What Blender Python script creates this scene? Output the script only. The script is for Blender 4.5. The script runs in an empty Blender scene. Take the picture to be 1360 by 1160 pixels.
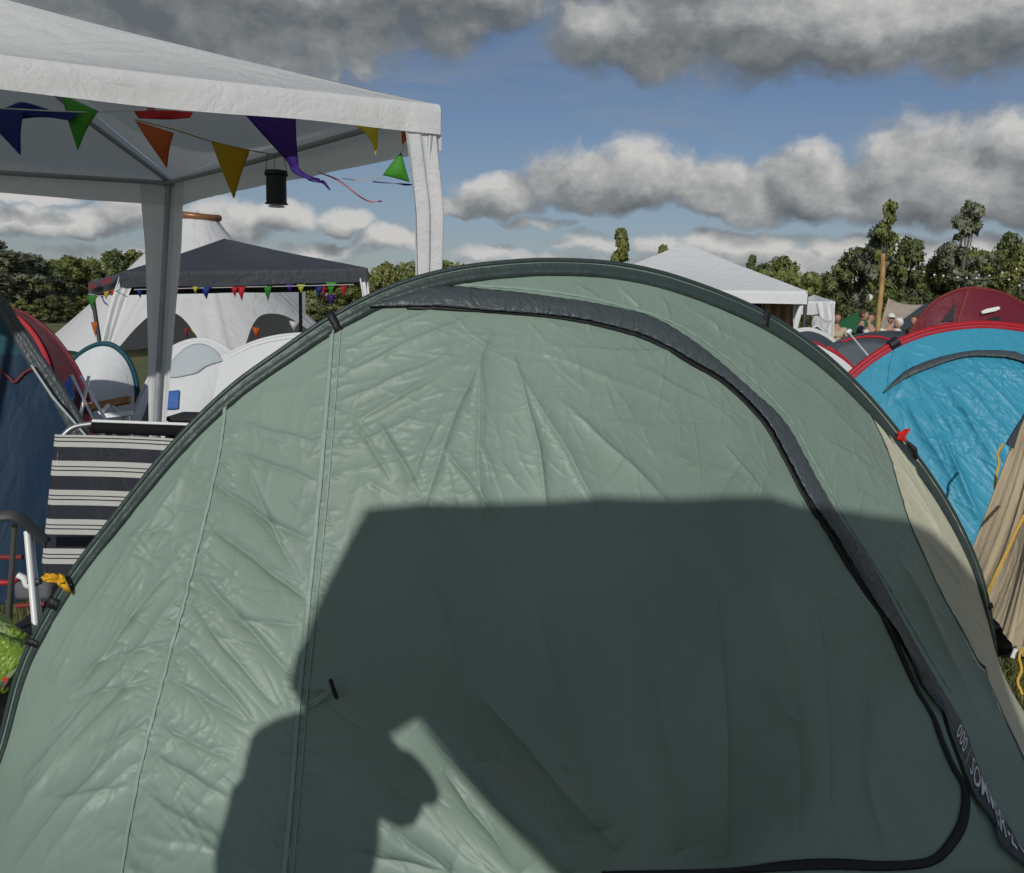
import bpy, math, random
import numpy as np
from mathutils import Vector, Matrix
random.seed(7); rng = np.random.default_rng(11)
R = math.radians
SC = bpy.context.scene
COL = SC.collection

# ------------------------------------------------------------------ camera
CAM = np.array([0.0, 0.0, 1.5]); FPX = 1150.0; W0, H0 = 1360.0, 1160.0
PITCH = math.atan((580 - 415) / FPX); ROLL = R(1.35)
fw = np.array([0, math.cos(PITCH), -math.sin(PITCH)])
up0 = np.array([0, math.sin(PITCH), math.cos(PITCH)]); rt0 = np.array([1.0, 0, 0])
rt = rt0 * math.cos(ROLL) + up0 * math.sin(ROLL)
up = up0 * math.cos(ROLL) - rt0 * math.sin(ROLL)
cd = bpy.data.cameras.new('camera'); cam = bpy.data.objects.new('camera', cd); COL.objects.link(cam)
cd.sensor_fit = 'HORIZONTAL'; cd.sensor_width = 36.0; cd.lens = 36.0 * FPX / W0
cd.clip_start = 0.02; cd.clip_end = 5000
mw = Matrix((( rt[0], up[0], -fw[0], CAM[0]), (rt[1], up[1], -fw[1], CAM[1]), (rt[2], up[2], -fw[2], CAM[2]), (0, 0, 0, 1)))
cam.matrix_world = mw
SC.camera = cam

# ------------------------------------------------------------------ light
SUN = np.array([0.15, 0.95, -0.415]); SUN /= np.linalg.norm(SUN)
sl = bpy.data.lights.new('sun', 'SUN'); sl.energy = 3.45; sl.angle = R(0.53); sl.color = (1.0, 0.975, 0.93)
so = bpy.data.objects.new('sun', sl); COL.objects.link(so)
so.rotation_euler = Vector(SUN).to_track_quat('-Z', 'Y').to_euler(); so.location = (3, -12, 8)
SC.view_settings.view_transform = 'Standard'; SC.view_settings.look = 'None'
SC.view_settings.gamma = 1.0; SC.view_settings.use_curve_mapping = False
SC.view_settings.exposure = -0.55
SC.cycles.max_bounces = 6; SC.cycles.diffuse_bounces = 3; SC.cycles.glossy_bounces = 2; SC.cycles.transparent_max_bounces = 8

# ------------------------------------------------------------------ node helpers
class NT:
    def __init__(s, tree): s.t = tree; s.n = tree.nodes; s.l = tree.links
    def node(s, ty, **kw):
        n = s.n.new(ty)
        for k, v in kw.items(): setattr(n, k, v)
        return n
    def put(s, sock, v):
        if hasattr(v, 'is_output') or isinstance(v, bpy.types.NodeSocket): s.l.new(v, sock)
        elif v is not None: sock.default_value = v
    def m(s, op, a, b=None, c=None, clamp=False):
        n = s.n.new('ShaderNodeMath'); n.operation = op; n.use_clamp = clamp
        s.put(n.inputs[0], a)
        if b is not None: s.put(n.inputs[1], b)
        if c is not None: s.put(n.inputs[2], c)
        return n.outputs[0]
    def vm(s, op, a, b=None):
        n = s.n.new('ShaderNodeVectorMath'); n.operation = op
        s.put(n.inputs[0], a)
        if b is not None: s.put(n.inputs[1], b)
        return n.outputs[0] if op not in ('LENGTH', 'DOT_PRODUCT', 'DISTANCE') else n.outputs[1]
    def mix(s, f, a, b):
        n = s.n.new('ShaderNodeMix'); n.data_type = 'RGBA'
        s.put(n.inputs[0], f); s.put(n.inputs[6], a); s.put(n.inputs[7], b); return n.outputs[2]
    def mapr(s, v, a, b, c=0.0, d=1.0, smooth=True):
        n = s.n.new('ShaderNodeMapRange'); n.interpolation_type = 'SMOOTHSTEP' if smooth else 'LINEAR'
        s.put(n.inputs[0], v)
        for i, q in enumerate((a, b, c, d)): s.put(n.inputs[i + 1], q)
        return n.outputs[0]
    def noise(s, vec, scale, detail=3, rough=.5, dist=0.0, ty=None):
        n = s.n.new('ShaderNodeTexNoise')
        if ty: n.noise_type = ty
        s.put(n.inputs['Vector'], vec); n.inputs['Scale'].default_value = scale
        n.inputs['Detail'].default_value = detail; n.inputs['Roughness'].default_value = rough
        n.inputs['Distortion'].default_value = dist
        return n.outputs[0]
    def comb(s, x, y, z=0.0):
        n = s.n.new('ShaderNodeCombineXYZ'); s.put(n.inputs[0], x); s.put(n.inputs[1], y); s.put(n.inputs[2], z); return n.outputs[0]
    def sep(s, v):
        n = s.n.new('ShaderNodeSeparateXYZ'); s.put(n.inputs[0], v); return n.outputs

# ------------------------------------------------------------------ sky
def horiz(px): return 415 + (px - 680) * math.tan(ROLL)
def sky_az(px): return math.atan((px - 680) / FPX)
def sky_el(px, py): return (horiz(px) - py) / FPX * math.cos(sky_az(px))
# centre px, centre py, half width px, height up px, depth down px, weight
CLOUDS = [
 (1080, 15, 400, 190, 116, 1.25), (1330, 30, 230, 160, 88, 1.1), (860, 70, 150, 90, 62, 1.0), (560, 10, 190, 120, 74, 1.1), (220, 0, 420, 160, 130, 1.1), (600, 62, 90, 50, 36, .8),
 (790, 62, 80, 34, 30, .7),
 (655, 277, 66, 42, 20, .95), (755, 262, 80, 66, 26, .95), (850, 262, 80, 78, 28, 1.0), (930, 275, 60, 60, 20, .9), (985, 275, 56, 50, 30, .95),
 (1060, 265, 90, 62, 36, 1.0), (1200, 262, 120, 90, 42, 1.15), (1330, 262, 120, 92, 38, 1.15), (1480, 250, 160, 90, 40, 1.0),
 (600, 285, 40, 24, 12, .7),
 (125, 312, 44, 28, 14, .9), (30, 305, 66, 28, 20, .9), (190, 300, 52, 38, 20, .9), (40, 268, 70, 9, 9, .8), (310, 306, 60, 44, 22, .95), (380, 300, 40, 32, 14, .9), (455, 300, 44, 24, 12, .9),
 (430, 335, 70, 12, 10, .45), (520, 328, 50, 20, 12, .6), (640, 345, 60, 18, 12, .5), (770, 330, 55, 24, 12, .65), (760, 350, 110, 10, 10, .45), (960, 335, 120, 26, 20, .9), (1050, 350, 160, 16, 24, .95),
 (1160, 330, 120, 18, 26, .8), (1300, 335, 160, 20, 26, .85), (700, 300, 50, 9, 7, .5), (250, 345, 160, 8, 8, .5), (600, 365, 160, 12, 10, .6),
]
g = bpy.data.node_groups.new('cloud_density', 'ShaderNodeTree')
g.interface.new_socket('P', in_out='INPUT', socket_type='NodeSocketVector')
g.interface.new_socket('D', in_out='OUTPUT', socket_type='NodeSocketFloat')
G = NT(g); gi = g.nodes.new('NodeGroupInput'); go = g.nodes.new('NodeGroupOutput')
P0 = gi.outputs[0]
wn = G.node('ShaderNodeTexNoise'); G.put(wn.inputs['Vector'], P0); wn.inputs['Scale'].default_value = 17; wn.inputs['Detail'].default_value = 5
wv = G.vm('SCALE', G.vm('SUBTRACT', wn.outputs[1], (.5, .5, .5))); wv.node.inputs[3].default_value = .05
P1 = G.vm('ADD', P0, wv)
px_, py_, _ = G.sep(P1)
E = None
for cx, cy, hw, hu, hd, wt in CLOUDS:
    a, e = sky_az(cx), sky_el(cx, cy)
    dx = G.m('MULTIPLY', G.m('SUBTRACT', px_, a), FPX / hw)
    dy = G.m('SUBTRACT', py_, e)
    dyu = G.m('MULTIPLY', dy, FPX / hu); dyd = G.m('MULTIPLY', dy, -FPX / hd)
    d2 = G.m('MAXIMUM', dyu, dyd)
    r2 = G.m('ADD', G.m('MULTIPLY', dx, dx), G.m('MULTIPLY', d2, d2))
    v = G.m('MULTIPLY', G.m('SUBTRACT', 1.0, r2), wt)
    E = v if E is None else G.m('SMOOTH_MAX', E, v, .25)
E = G.m('MAXIMUM', E, -1.2)
qx, qy, _ = G.sep(P0)
Gl = G.m('MULTIPLY', G.m('SUBTRACT', G.noise(G.comb(G.m('MULTIPLY', qx, 1.0), G.m('MULTIPLY', qy, 2.3)), 3.2, 3), .49), 7.0)
Wn = G.m('MULTIPLY', G.mapr(G.m('ABSOLUTE', qx), .62, .85, 1, 0), G.mapr(qy, .42, .62, 1, 0))
base = G.m('ADD', G.m('MULTIPLY', E, Wn), G.m('MULTIPLY', Gl, G.m('SUBTRACT', 1.0, Wn)))
hi = G.m('SUBTRACT', G.noise(G.comb(px_, G.m('MULTIPLY', py_, 1.35)), 15, 9, .6), .5)
D = G.m('ADD', base, G.m('MULTIPLY', hi, 1.8))
G.put(go.inputs[0], D)

world = bpy.data.worlds.new('World'); SC.world = world; world.use_nodes = True; world.cycles.sampling_method = 'MANUAL'; world.cycles.sample_map_resolution = 512
T = NT(world.node_tree); T.n.clear()
out = T.node('ShaderNodeOutputWorld'); bg = T.node('ShaderNodeBackground'); bg.inputs[1].default_value = 0.113
T.l.new(bg.outputs[0], out.inputs[0])
tc = T.node('ShaderNodeTexCoord'); dx, dy, dz = T.sep(tc.outputs['Generated'])
sky = T.node('ShaderNodeTexSky', sky_type='NISHITA'); sky.sun_disc = False
sky.sun_elevation = math.asin(-SUN[2]); sky.sun_rotation = math.atan2(-SUN[0], -SUN[1])
sky.air_density = 1.0; sky.dust_density = .6; sky.ozone_density = 2.0
az = T.m('ARCTAN2', dx, dy); el = T.m('ARCSINE', dz)
def dens(a, e):
    n = T.node('ShaderNodeGroup'); n.node_tree = g
    T.put(n.inputs[0], T.comb(a, e)); return n.outputs[0]
D0 = dens(az, el); D1 = dens(T.m('ADD', az, .010), T.m('ADD', el, .020))
cov = T.mapr(D0, -.16, .55)
th = T.m('SUBTRACT', D0, D1)
relief = T.m('MULTIPLY', th, .56)
lowf = T.noise(T.comb(az, T.m('MULTIPLY', el, 1.6)), 9, 6, .6)
lit = T.m('ADD', T.m('ADD', .40, relief), T.m('MULTIPLY', T.m('SUBTRACT', lowf, .5), 1.0))
hl = T.mapr(el, .215, .29)                        # the high cloud deck is thick and grey below
lit = T.m('ADD', T.m('SUBTRACT', lit, T.m('MULTIPLY', hl, .13)), T.mapr(el, .05, .20, .13, 0))
for cx, cy, w_, h_, k_ in ((1130, 40, 240, 60, .42), (1320, 20, 160, 60, .25), (770, 60, 80, 34, .40), (1000, 5, 120, 40, .3), (500, 20, 200, 40, .15), (1240, 200, 200, 26, .25), (800, 215, 120, 24, .25)):
    ax = T.m('MULTIPLY', T.m('SUBTRACT', az, sky_az(cx)), FPX / w_); ay = T.m('MULTIPLY', T.m('SUBTRACT', el, sky_el(cx, cy)), FPX / h_)
    q_ = T.m('SUBTRACT', 1.0, T.m('ADD', T.m('MULTIPLY', ax, ax), T.m('MULTIPLY', ay, ay)))
    lit = T.m('ADD', lit, T.m('MULTIPLY', T.m('MAXIMUM', q_, 0.0), T.m('MULTIPLY', k_, T.m('MULTIPLY', lowf, 2.0))))
lit = T.m('MAXIMUM', T.m('MINIMUM', lit, 1.0), 0.0)
cr = T.node('ShaderNodeValToRGB'); T.put(cr.inputs[0], lit)
els = cr.color_ramp.elements
els[0].position = 0; els[0].color = (1.55, 1.75, 1.92, 1)
els[1].position = 1; els[1].color = (7.4, 7.3, 7.1, 1)
e_ = els.new(.35); e_.color = (2.75, 2.95, 3.1, 1)
e_ = els.new(.7); e_.color = (5.2, 5.3, 5.3, 1)
cir = T.mapr(T.noise(T.comb(T.m('MULTIPLY', az, 1.0), T.m('MULTIPLY', el, 5.5)), 5, 6, .6, .5), .42, .75, 0, .42)
hz = T.mapr(el, .0, .22, .42, 0)
blue = T.mix(1.0, sky.outputs[0], sky.outputs[0])
sc_ = T.vm('MULTIPLY', sky.outputs[0], (.66, .66, .74))
blue = T.mix(T.m('MAXIMUM', cir, hz), sc_, (3.3, 3.7, 4.1, 1))
T.put(bg.inputs[0], T.mix(cov, blue, cr.outputs[0]))

# ------------------------------------------------------------------ geometry helpers
def ray(px, py):
    d = fw + (px - W0 / 2) / FPX * rt - (py - H0 / 2) / FPX * up
    return d
def at(px, py, Y):
    d = ray(px, py); return CAM + d * (Y / d[1])
def gnd(px, py, z=0.0):
    d = ray(px, py); return CAM + d * ((z - CAM[2]) / d[2])
def link(o, parent=None):
    COL.objects.link(o)
    if parent is not None:
        o.parent = parent; o.matrix_parent_inverse = Matrix.Translation(-Vector(parent.location))
    return o
def mesh_obj(name, V, F, mat, parent=None, smooth=True, uv=None):
    me = bpy.data.meshes.new(name)
    V = [tuple(map(float, v)) for v in V] if not isinstance(V, np.ndarray) else V.reshape(-1, 3).tolist()
    me.from_pydata(V, [], F if isinstance(F, list) else F.tolist()); me.update()
    if smooth: me.polygons.foreach_set('use_smooth', [True] * len(me.polygons))
    if mat is not None:
        for m_ in (mat if isinstance(mat, (list, tuple)) else [mat]): me.materials.append(m_)
    o = bpy.data.objects.new(name, me); return link(o, parent)
def tag(o, label=None, cat=None, group=None, kind=None):
    if label: o['label'] = label
    if cat: o['category'] = cat
    if group: o['group'] = group
    if kind: o['kind'] = kind
    return o
def thing(name, loc, label, cat, group=None):
    o = bpy.data.objects.new(name, None); o.location = tuple(float(v) for v in loc); o.empty_display_size = .2
    COL.objects.link(o); return tag(o, label, cat, group)
class MB:
    def __init__(s): s.V = []; s.F = []; s.M = []
    def add(s, V, F, mi=0):
        b = len(s.V); s.V += [tuple(map(float, v)) for v in V]; s.F += [[i + b for i in f] for f in F]; s.M += [mi] * len(F)
    def tube(s, pts, r, n=8, cap=True, mi=0, flat=None):
        pts = [np.array(p, float) for p in pts]; k = len(pts)
        rr = r if hasattr(r, '__len__') else [r] * k
        V = []; prev = None
        for i in range(k):
            t = pts[min(i + 1, k - 1)] - pts[max(i - 1, 0)]; t = t / (np.linalg.norm(t) + 1e-9)
            if prev is None:
                a = np.array([0, 0, 1.0]) if abs(t[2]) < .9 else np.array([1.0, 0, 0])
                x = np.cross(a, t)
            else: x = prev - t * np.dot(prev, t)
            x /= (np.linalg.norm(x) + 1e-9); prev = x; y = np.cross(t, x)
            for j in range(n):
                q = 2 * math.pi * j / n
                V.append(pts[i] + rr[i] * (math.cos(q) * x + math.sin(q) * y))
        F = [[i * n + j, i * n + (j + 1) % n, (i + 1) * n + (j + 1) % n, (i + 1) * n + j] for i in range(k - 1) for j in range(n)]
        if cap: F += [list(range(n))[::-1], [(k - 1) * n + j for j in range(n)]]
        s.add(V, F, mi); return s
    def box(s, c, size, rot=None, mi=0):
        c = np.array(c, float); h = np.array(size, float) / 2
        V = [np.array([x, y, z]) * h for x in (-1, 1) for y in (-1, 1) for z in (-1, 1)]
        if rot is not None:
            M_ = np.array(rot); V = [M_ @ v for v in V]
        s.add([v + c for v in V], [[0, 1, 3, 2], [4, 6, 7, 5], [0, 4, 5, 1], [2, 3, 7, 6], [0, 2, 6, 4], [1, 5, 7, 3]], mi); return s
    def quadbox(s, a, b, w, t, nrm, mi=0):
        """a bar from a to b, width w, thickness t along nrm"""
        a = np.array(a, float); b = np.array(b, float); nrm = np.array(nrm, float); nrm /= np.linalg.norm(nrm)
        d = b - a; L = np.linalg.norm(d); d /= L; sd = np.cross(d, nrm); sd /= np.linalg.norm(sd); nn = np.cross(sd, d)
        return s.box((a + b) / 2, (L, w, t), np.array([d, sd, nn]).T, mi)
    def obj(s, name, mat, parent=None, smooth=True, bevel=0):
        o = mesh_obj(name, s.V, s.F, mat, parent, smooth)
        if any(s.M): o.data.polygons.foreach_set('material_index', s.M)
        if bevel:
            m_ = o.modifiers.new('bevel', 'BEVEL'); m_.width = bevel; m_.segments = 2; m_.limit_method = 'ANGLE'
        if smooth:
            try: o.data.set_sharp_from_angle(angle=R(42))
            except Exception: pass
        return o
def grid_obj(name, fn, nu, nv, mat, parent=None, solid=0.0):
    V = [fn(i / nu, j / nv) for j in range(nv + 1) for i in range(nu + 1)]
    F = [[j * (nu + 1) + i, j * (nu + 1) + i + 1, (j + 1) * (nu + 1) + i + 1, (j + 1) * (nu + 1) + i] for j in range(nv) for i in range(nu)]
    o = mesh_obj(name, V, F, mat, parent)
    if solid:
        m_ = o.modifiers.new('solid', 'SOLIDIFY'); m_.thickness = solid; m_.offset = 0
    return o
def lerp(a, b, t): return np.array(a, float) * (1 - t) + np.array(b, float) * t
def smooth_poly(pts, n=8):
    """Catmull-Rom"""
    P = [np.array(p, float) for p in pts]; P = [2 * P[0] - P[1]] + P + [2 * P[-1] - P[-2]]; out_ = []
    for i in range(1, len(P) - 2):
        for k in range(n):
            t = k / n
            out_.append(.5 * ((2 * P[i]) + (-P[i - 1] + P[i + 1]) * t + (2 * P[i - 1] - 5 * P[i] + 4 * P[i + 1] - P[i + 2]) * t * t + (-P[i - 1] + 3 * P[i] - 3 * P[i + 1] + P[i + 2]) * t ** 3))
    out_.append(P[-2]); return out_
# value noise for python-side geometry
_tab = rng.random((64, 64))
def vnoise(x, y):
    x = np.asarray(x, float); y = np.asarray(y, float)
    xi = np.floor(x).astype(int); yi = np.floor(y).astype(int); fx = x - xi; fy = y - yi
    fx = fx * fx * (3 - 2 * fx); fy = fy * fy * (3 - 2 * fy)
    a = _tab[xi % 64, yi % 64]; b = _tab[(xi + 1) % 64, yi % 64]; c = _tab[xi % 64, (yi + 1) % 64]; d = _tab[(xi + 1) % 64, (yi + 1) % 64]
    return (a * (1 - fx) + b * fx) * (1 - fy) + (c * (1 - fx) + d * fx) * fy - .5
def fbm(x, y, o=4):
    s = 0; a = 1
    for k in range(o): s = s + a * vnoise(x * 2 ** k + 13.7 * k, y * 2 ** k + 7.3 * k); a *= .5
    return s

# ------------------------------------------------------------------ materials
def mat(name, col, rough=.6, spec=.4, metal=0.0, bumps=(), var=None, trans=0.0, sheen=0.0, transcol=None, dirt=None):
    """bumps: list of (scale, strength, kind, stretch); var: (scale, amount) colour variation"""
    m_ = bpy.data.materials.new(name); m_.use_nodes = True; t = NT(m_.node_tree)
    bs = t.n['Principled BSDF']; o_ = t.n['Material Output']
    bs.inputs['Roughness'].default_value = rough; bs.inputs['Specular IOR Level'].default_value = spec
    bs.inputs['Metallic'].default_value = metal; bs.inputs['Sheen Weight'].default_value = sheen
    tcn = t.node('ShaderNodeTexCoord').outputs['Object']
    c = (col[0], col[1], col[2], 1); cs = None
    if var:
        f = t.mapr(t.noise(tcn, var[0], 5, .6), .3, .7)
        k = var[1]; cs = t.mix(f, tuple(x * (1 - k) for x in col) + (1,), tuple(min(1, x * (1 + k)) for x in col) + (1,))
    if dirt:
        f = t.mapr(t.noise(tcn, dirt[0], 6, .65), .52, .75, 0, dirt[1])
        cs = t.mix(f, cs if cs is not None else c, tuple(dirt[2]) + (1,))
    t.put(bs.inputs['Base Color'], cs if cs is not None else c)
    nrm = None
    for (sc, st, kind, strch) in bumps:
        mp = t.node('ShaderNodeMapping'); t.put(mp.inputs[0], tcn); mp.inputs['Scale'].default_value = strch[:3]
        if len(strch) > 3: mp.inputs['Rotation'].default_value = (0, strch[3], 0)
        if kind == 'ridge':
            h = t.noise(mp.outputs[0], sc, 3.5, .55, .6); h = t.m('ABSOLUTE', t.m('SUBTRACT', h, .5)); h = t.m('POWER', h, .7)
        elif kind == 'vor':
            w = t.node('ShaderNodeTexNoise'); t.put(w.inputs['Vector'], mp.outputs[0]); w.inputs['Scale'].default_value = sc * .7; w.inputs['Detail'].default_value = 3
            v = t.node('ShaderNodeTexVoronoi', feature='SMOOTH_F1' if False else 'F1'); v.inputs['Scale'].default_value = sc
            t.put(v.inputs['Vector'], t.vm('ADD', mp.outputs[0], t.vm('MULTIPLY', w.outputs[1], (.55 / sc * 2, .55 / sc * 2, .55 / sc * 2)))); h = v.outputs[0]
        elif kind == 'crease':
            w = t.node('ShaderNodeTexNoise'); t.put(w.inputs['Vector'], mp.outputs[0]); w.inputs['Scale'].default_value = sc * .55; w.inputs['Detail'].default_value = 2.5
            v = t.node('ShaderNodeTexVoronoi', feature='DISTANCE_TO_EDGE'); v.inputs['Scale'].default_value = sc
            t.put(v.inputs['Vector'], t.vm('ADD', mp.outputs[0], t.vm('MULTIPLY', w.outputs[1], (.8 / sc, .8 / sc, .8 / sc))))
            f = t.mapr(t.m('MINIMUM', v.outputs[0], .16), 0, .16, 1, 0, smooth=False); h = t.m('MULTIPLY', f, t.mapr(w.outputs[0], .40, .62))
        else: h = t.noise(mp.outputs[0], sc, 5, .6)
        b = t.node('ShaderNodeBump'); b.inputs['Strength'].default_value = 1.0; b.inputs['Distance'].default_value = st
        t.put(b.inputs['Height'], h)
        if nrm is not None: t.put(b.inputs['Normal'], nrm)
        nrm = b.outputs[0]
    if nrm is not None: t.put(bs.inputs['Normal'], nrm)
    if trans > 0:
        tr = t.node('ShaderNodeBsdfTranslucent'); tcol = transcol or tuple(min(1, x * 1.05) for x in col)
        t.put(tr.inputs[0], tuple(tcol) + (1,))
        if nrm is not None: t.put(tr.inputs['Normal'], nrm)
        mx = t.node('ShaderNodeMixShader'); mx.inputs[0].default_value = trans
        t.l.new(bs.outputs[0], mx.inputs[1]); t.l.new(tr.outputs[0], mx.inputs[2]); t.l.new(mx.outputs[0], o_.inputs[0])
    return m_
WR = lambda s=1.0: ((3.2, .010 * s, 'ridge', (1, 1, 1)), (14, .0035 * s, 'vor', (1, 1, .7)), (60, .0006 * s, 'n', (1, 1, 1)))
M = {}
M['green'] = mat('green_nylon', (.235, .318, .262), .46, .40, bumps=((7, .0012, 'crease', (1.7, 1, .7, -.6)), (19, .0008, 'ridge', (1.6, 1, .7, .6))), var=(1.3, .09), trans=.10, dirt=(2.4, .30, (.27, .31, .25)))
M['cream'] = mat('cream_nylon', (.62, .61, .46), .5, .35, bumps=((11, .004, 'ridge', (.5, 1, 2.2, .9)), (24, .0020, 'ridge', (.7, 1, 1.6, .6)), (420, .00008, 'n', (1, 1, 1))), trans=.12)
M['sleeve'] = mat('dark_green_sleeve', (.035, .055, .052), .45, .42, bumps=((22, .003, 'ridge', (1, 1, 1)),))
M['flap'] = mat('charcoal_flap', (.065, .080, .086), .42, .42, bumps=((13, .010, 'ridge', (1.4, 1, .8, .7)), (30, .003, 'ridge', (1, 1, 1))))
M['seam'] = mat('seam_tape', (.25, .345, .29), .5, .4, bumps=((60, .0012, 'n', (1, 1, 1)),))
M['black'] = mat('black_webbing', (.012, .013, .015), .55, .4, bumps=((200, .0004, 'n', (1, 1, 1)),))
M['print'] = mat('pale_print', (.75, .76, .76), .6, .2)
M['white_pe'] = mat('white_polyethylene', (.86, .865, .86), .5, .3, bumps=((5, .010, 'ridge', (1, 1, 1)), (22, .0028, 'ridge', (1, 1, 1))), trans=.36, dirt=(3, .15, (.5, .5, .47)))
M['white_cloth'] = mat('white_cloth', (.82, .82, .83), .7, .2, bumps=((1.2, .05, 'ridge', (1, 1, 1)), (4, .012, 'ridge', (1, 1, 1))), trans=.3, dirt=(.8, .25, (.55, .55, .53)))
M['white_nylon'] = mat('white_nylon', (.74, .755, .76), .6, .3, bumps=((2.5, .02, 'ridge', (1, 1, .5)), (9, .005, 'ridge', (1, 1, 1))), trans=.1)
M['pale_nylon'] = mat('pale_grey_nylon', (.50, .56, .58), .6, .3, bumps=((3, .012, 'ridge', (1, 1, 1)),), trans=.1)
M['grey_pole'] = mat('grey_painted_steel', (.36, .39, .41), .4, .5, metal=.2, var=(8, .1))
M['alu'] = mat('aluminium_tube', (.62, .63, .63), .28, .5, metal=.85, bumps=((40, .0003, 'n', (1, 1, 1)),))
M['alu_d'] = mat('dull_steel_tube', (.22, .22, .21), .35, .5, metal=.7)
M['white_paint'] = mat('white_painted_tube', (.75, .77, .75), .35, .5)
M['dark_pe'] = mat('dark_grey_canopy', (.055, .060, .072), .5, .35, bumps=((2.5, .02, 'ridge', (1, 1, 1)), (9, .006, 'ridge', (1, 1, 1))), var=(2, .08))
M['dark_steel'] = mat('dark_steel', (.05, .055, .06), .4, .5)
M['navy'] = mat('navy_nylon', (.016, .040, .078), .6, .2, bumps=((2.2, .012, 'ridge', (1.6, 1, .4)), (6, .003, 'crease', (1, 1, .5))), trans=.05)
M['teal'] = mat('teal_nylon', (.022, .085, .11), .6, .2, bumps=((3, .012, 'ridge', (1, 1, .5)),), trans=.05)
M['redtrim'] = mat('dull_red_trim', (.20, .03, .03), .6, .3)
M['maroon'] = mat('maroon_nylon', (.17, .018, .034), .45, .4, bumps=((3, .012, 'ridge', (1, 1, .6)), (9, .003, 'ridge', (1, 1, 1))), var=(1.5, .1), trans=.1)
M['maroon_d'] = mat('dark_maroon_mesh', (.075, .018, .026), .55, .3, bumps=((3, .012, 'ridge', (1, 1, .6)),), trans=.1)
M['red'] = mat('bright_red_sleeve', (.42, .012, .022), .5, .4, bumps=((22, .004, 'ridge', (1, 1, 1)),))
M['blue'] = mat('bright_blue_nylon', (.055, .34, .50), .45, .4, bumps=((5, .005, 'crease', (1.8, 1, .7, .6)), (11, .0035, 'ridge', (1.5, 1, .8, .6))), trans=.12)
M['slate'] = mat('slate_nylon', (.05, .065, .08), .5, .4, bumps=((3, .012, 'ridge', (1, 1, .6)),), trans=.08)
M['slate_l'] = mat('slate_light_panel', (.085, .105, .12), .6, .3, bumps=((3, .01, 'ridge', (1, 1, .6)),))
M['beige'] = mat('beige_cotton_canvas', (.56, .46, .31), .85, .1, bumps=((9, .008, 'ridge', (1, 1, .35)), (25, .0015, 'ridge', (1, 1, 1))), trans=.12, var=(5, .06))
M['tarp'] = mat('sand_tarpaulin', (.42, .36, .29), .8, .15, bumps=((1.8, .05, 'ridge', (1, 1, .6)),), trans=.12)
M['brown'] = mat('brown_wall_cloth', (.33, .21, .145), .8, .1, bumps=((4, .03, 'ridge', (2.5, 2.5, .4)),), var=(3, .2))
M['greentarp'] = mat('green_tarpaulin', (.025, .12, .05), .6, .3, bumps=((2, .03, 'ridge', (1, 1, 1)),), trans=.15)
M['greytarp'] = mat('grey_tarpaulin', (.13, .13, .145), .7, .2, bumps=((3, .02, 'ridge', (1, 1, 1)),))
M['yellow_rope'] = mat('yellow_rope', (.62, .40, .075), .7, .2, bumps=((180, .0015, 'n', (1, 1, 1)),))
M['yellow'] = mat('yellow_cord', (.72, .40, .02), .55, .3, bumps=((120, .002, 'n', (1, 1, 1)),))
M['redcord'] = mat('red_cord', (.60, .025, .02), .6, .3, bumps=((120, .002, 'n', (1, 1, 1)),))
M['wood'] = mat('peeled_wood', (.44, .28, .12), .8, .2, bumps=((14, .02, 'n', (1, 1, .15)),), var=(6, .25))
M['copper'] = mat('copper_ring', (.26, .12, .06), .4, .5, metal=.3)
M['orange'] = mat('orange_plastic', (.70, .13, .03), .5, .4)
M['blueprint'] = mat('blue_sheet', (.05, .14, .42), .6, .3, bumps=((8, .01, 'ridge', (1, 1, 1)),))
M['skin'] = mat('skin', (.44, .25, .18), .6, .3)
M['hair'] = mat('brown_hair', (.10, .05, .03), .7, .3)
M['cotton_navy'] = mat('navy_cotton', (.018, .022, .035), .85, .1, bumps=((14, .01, 'n', (1, 1, 1)),))
M['cotton_black'] = mat('black_cotton', (.012, .012, .014), .85, .1, bumps=((14, .01, 'n', (1, 1, 1)),))
M['cotton_white'] = mat('white_cotton', (.72, .71, .67), .85, .1, bumps=((14, .01, 'n', (1, 1, 1)),))
M['cotton_sand'] = mat('sand_cotton', (.48, .42, .28), .85, .1, bumps=((14, .01, 'n', (1, 1, 1)),))
M['jeans'] = mat('blue_denim', (.06, .08, .13), .85, .1)
M['bulb'] = mat('white_bulb', (.85, .83, .75), .2, .6)
M['bin_green'] = mat('lime_plastic_bag', (.30, .47, .07), .3, .6, bumps=((22, .012, 'ridge', (1, 1, 1)), (60, .003, 'vor', (1, 1, 1))), dirt=(9, .9, (.55, .58, .5)), trans=.2)
M['grey_plastic'] = mat('dark_grey_plastic', (.05, .05, .055), .5, .4)
FLAGC = dict(navy=(.012, .03, .20), green=(.06, .30, .03), dgreen=(.03, .19, .03), red=(.48, .02, .03), orange=(.52, .11, .02), gold=(.55, .34, .01), yellow=(.68, .52, .02), purple=(.045, .012, .19), pink=(.55, .16, .16), white=(.6, .6, .58), lime=(.5, .5, .03))
for k, v in FLAGC.items(): M['f_' + k] = mat('flag_' + k, v, .6, .3, bumps=((16, .003, 'ridge', (1, 1, 1)),), trans=.22)

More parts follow.
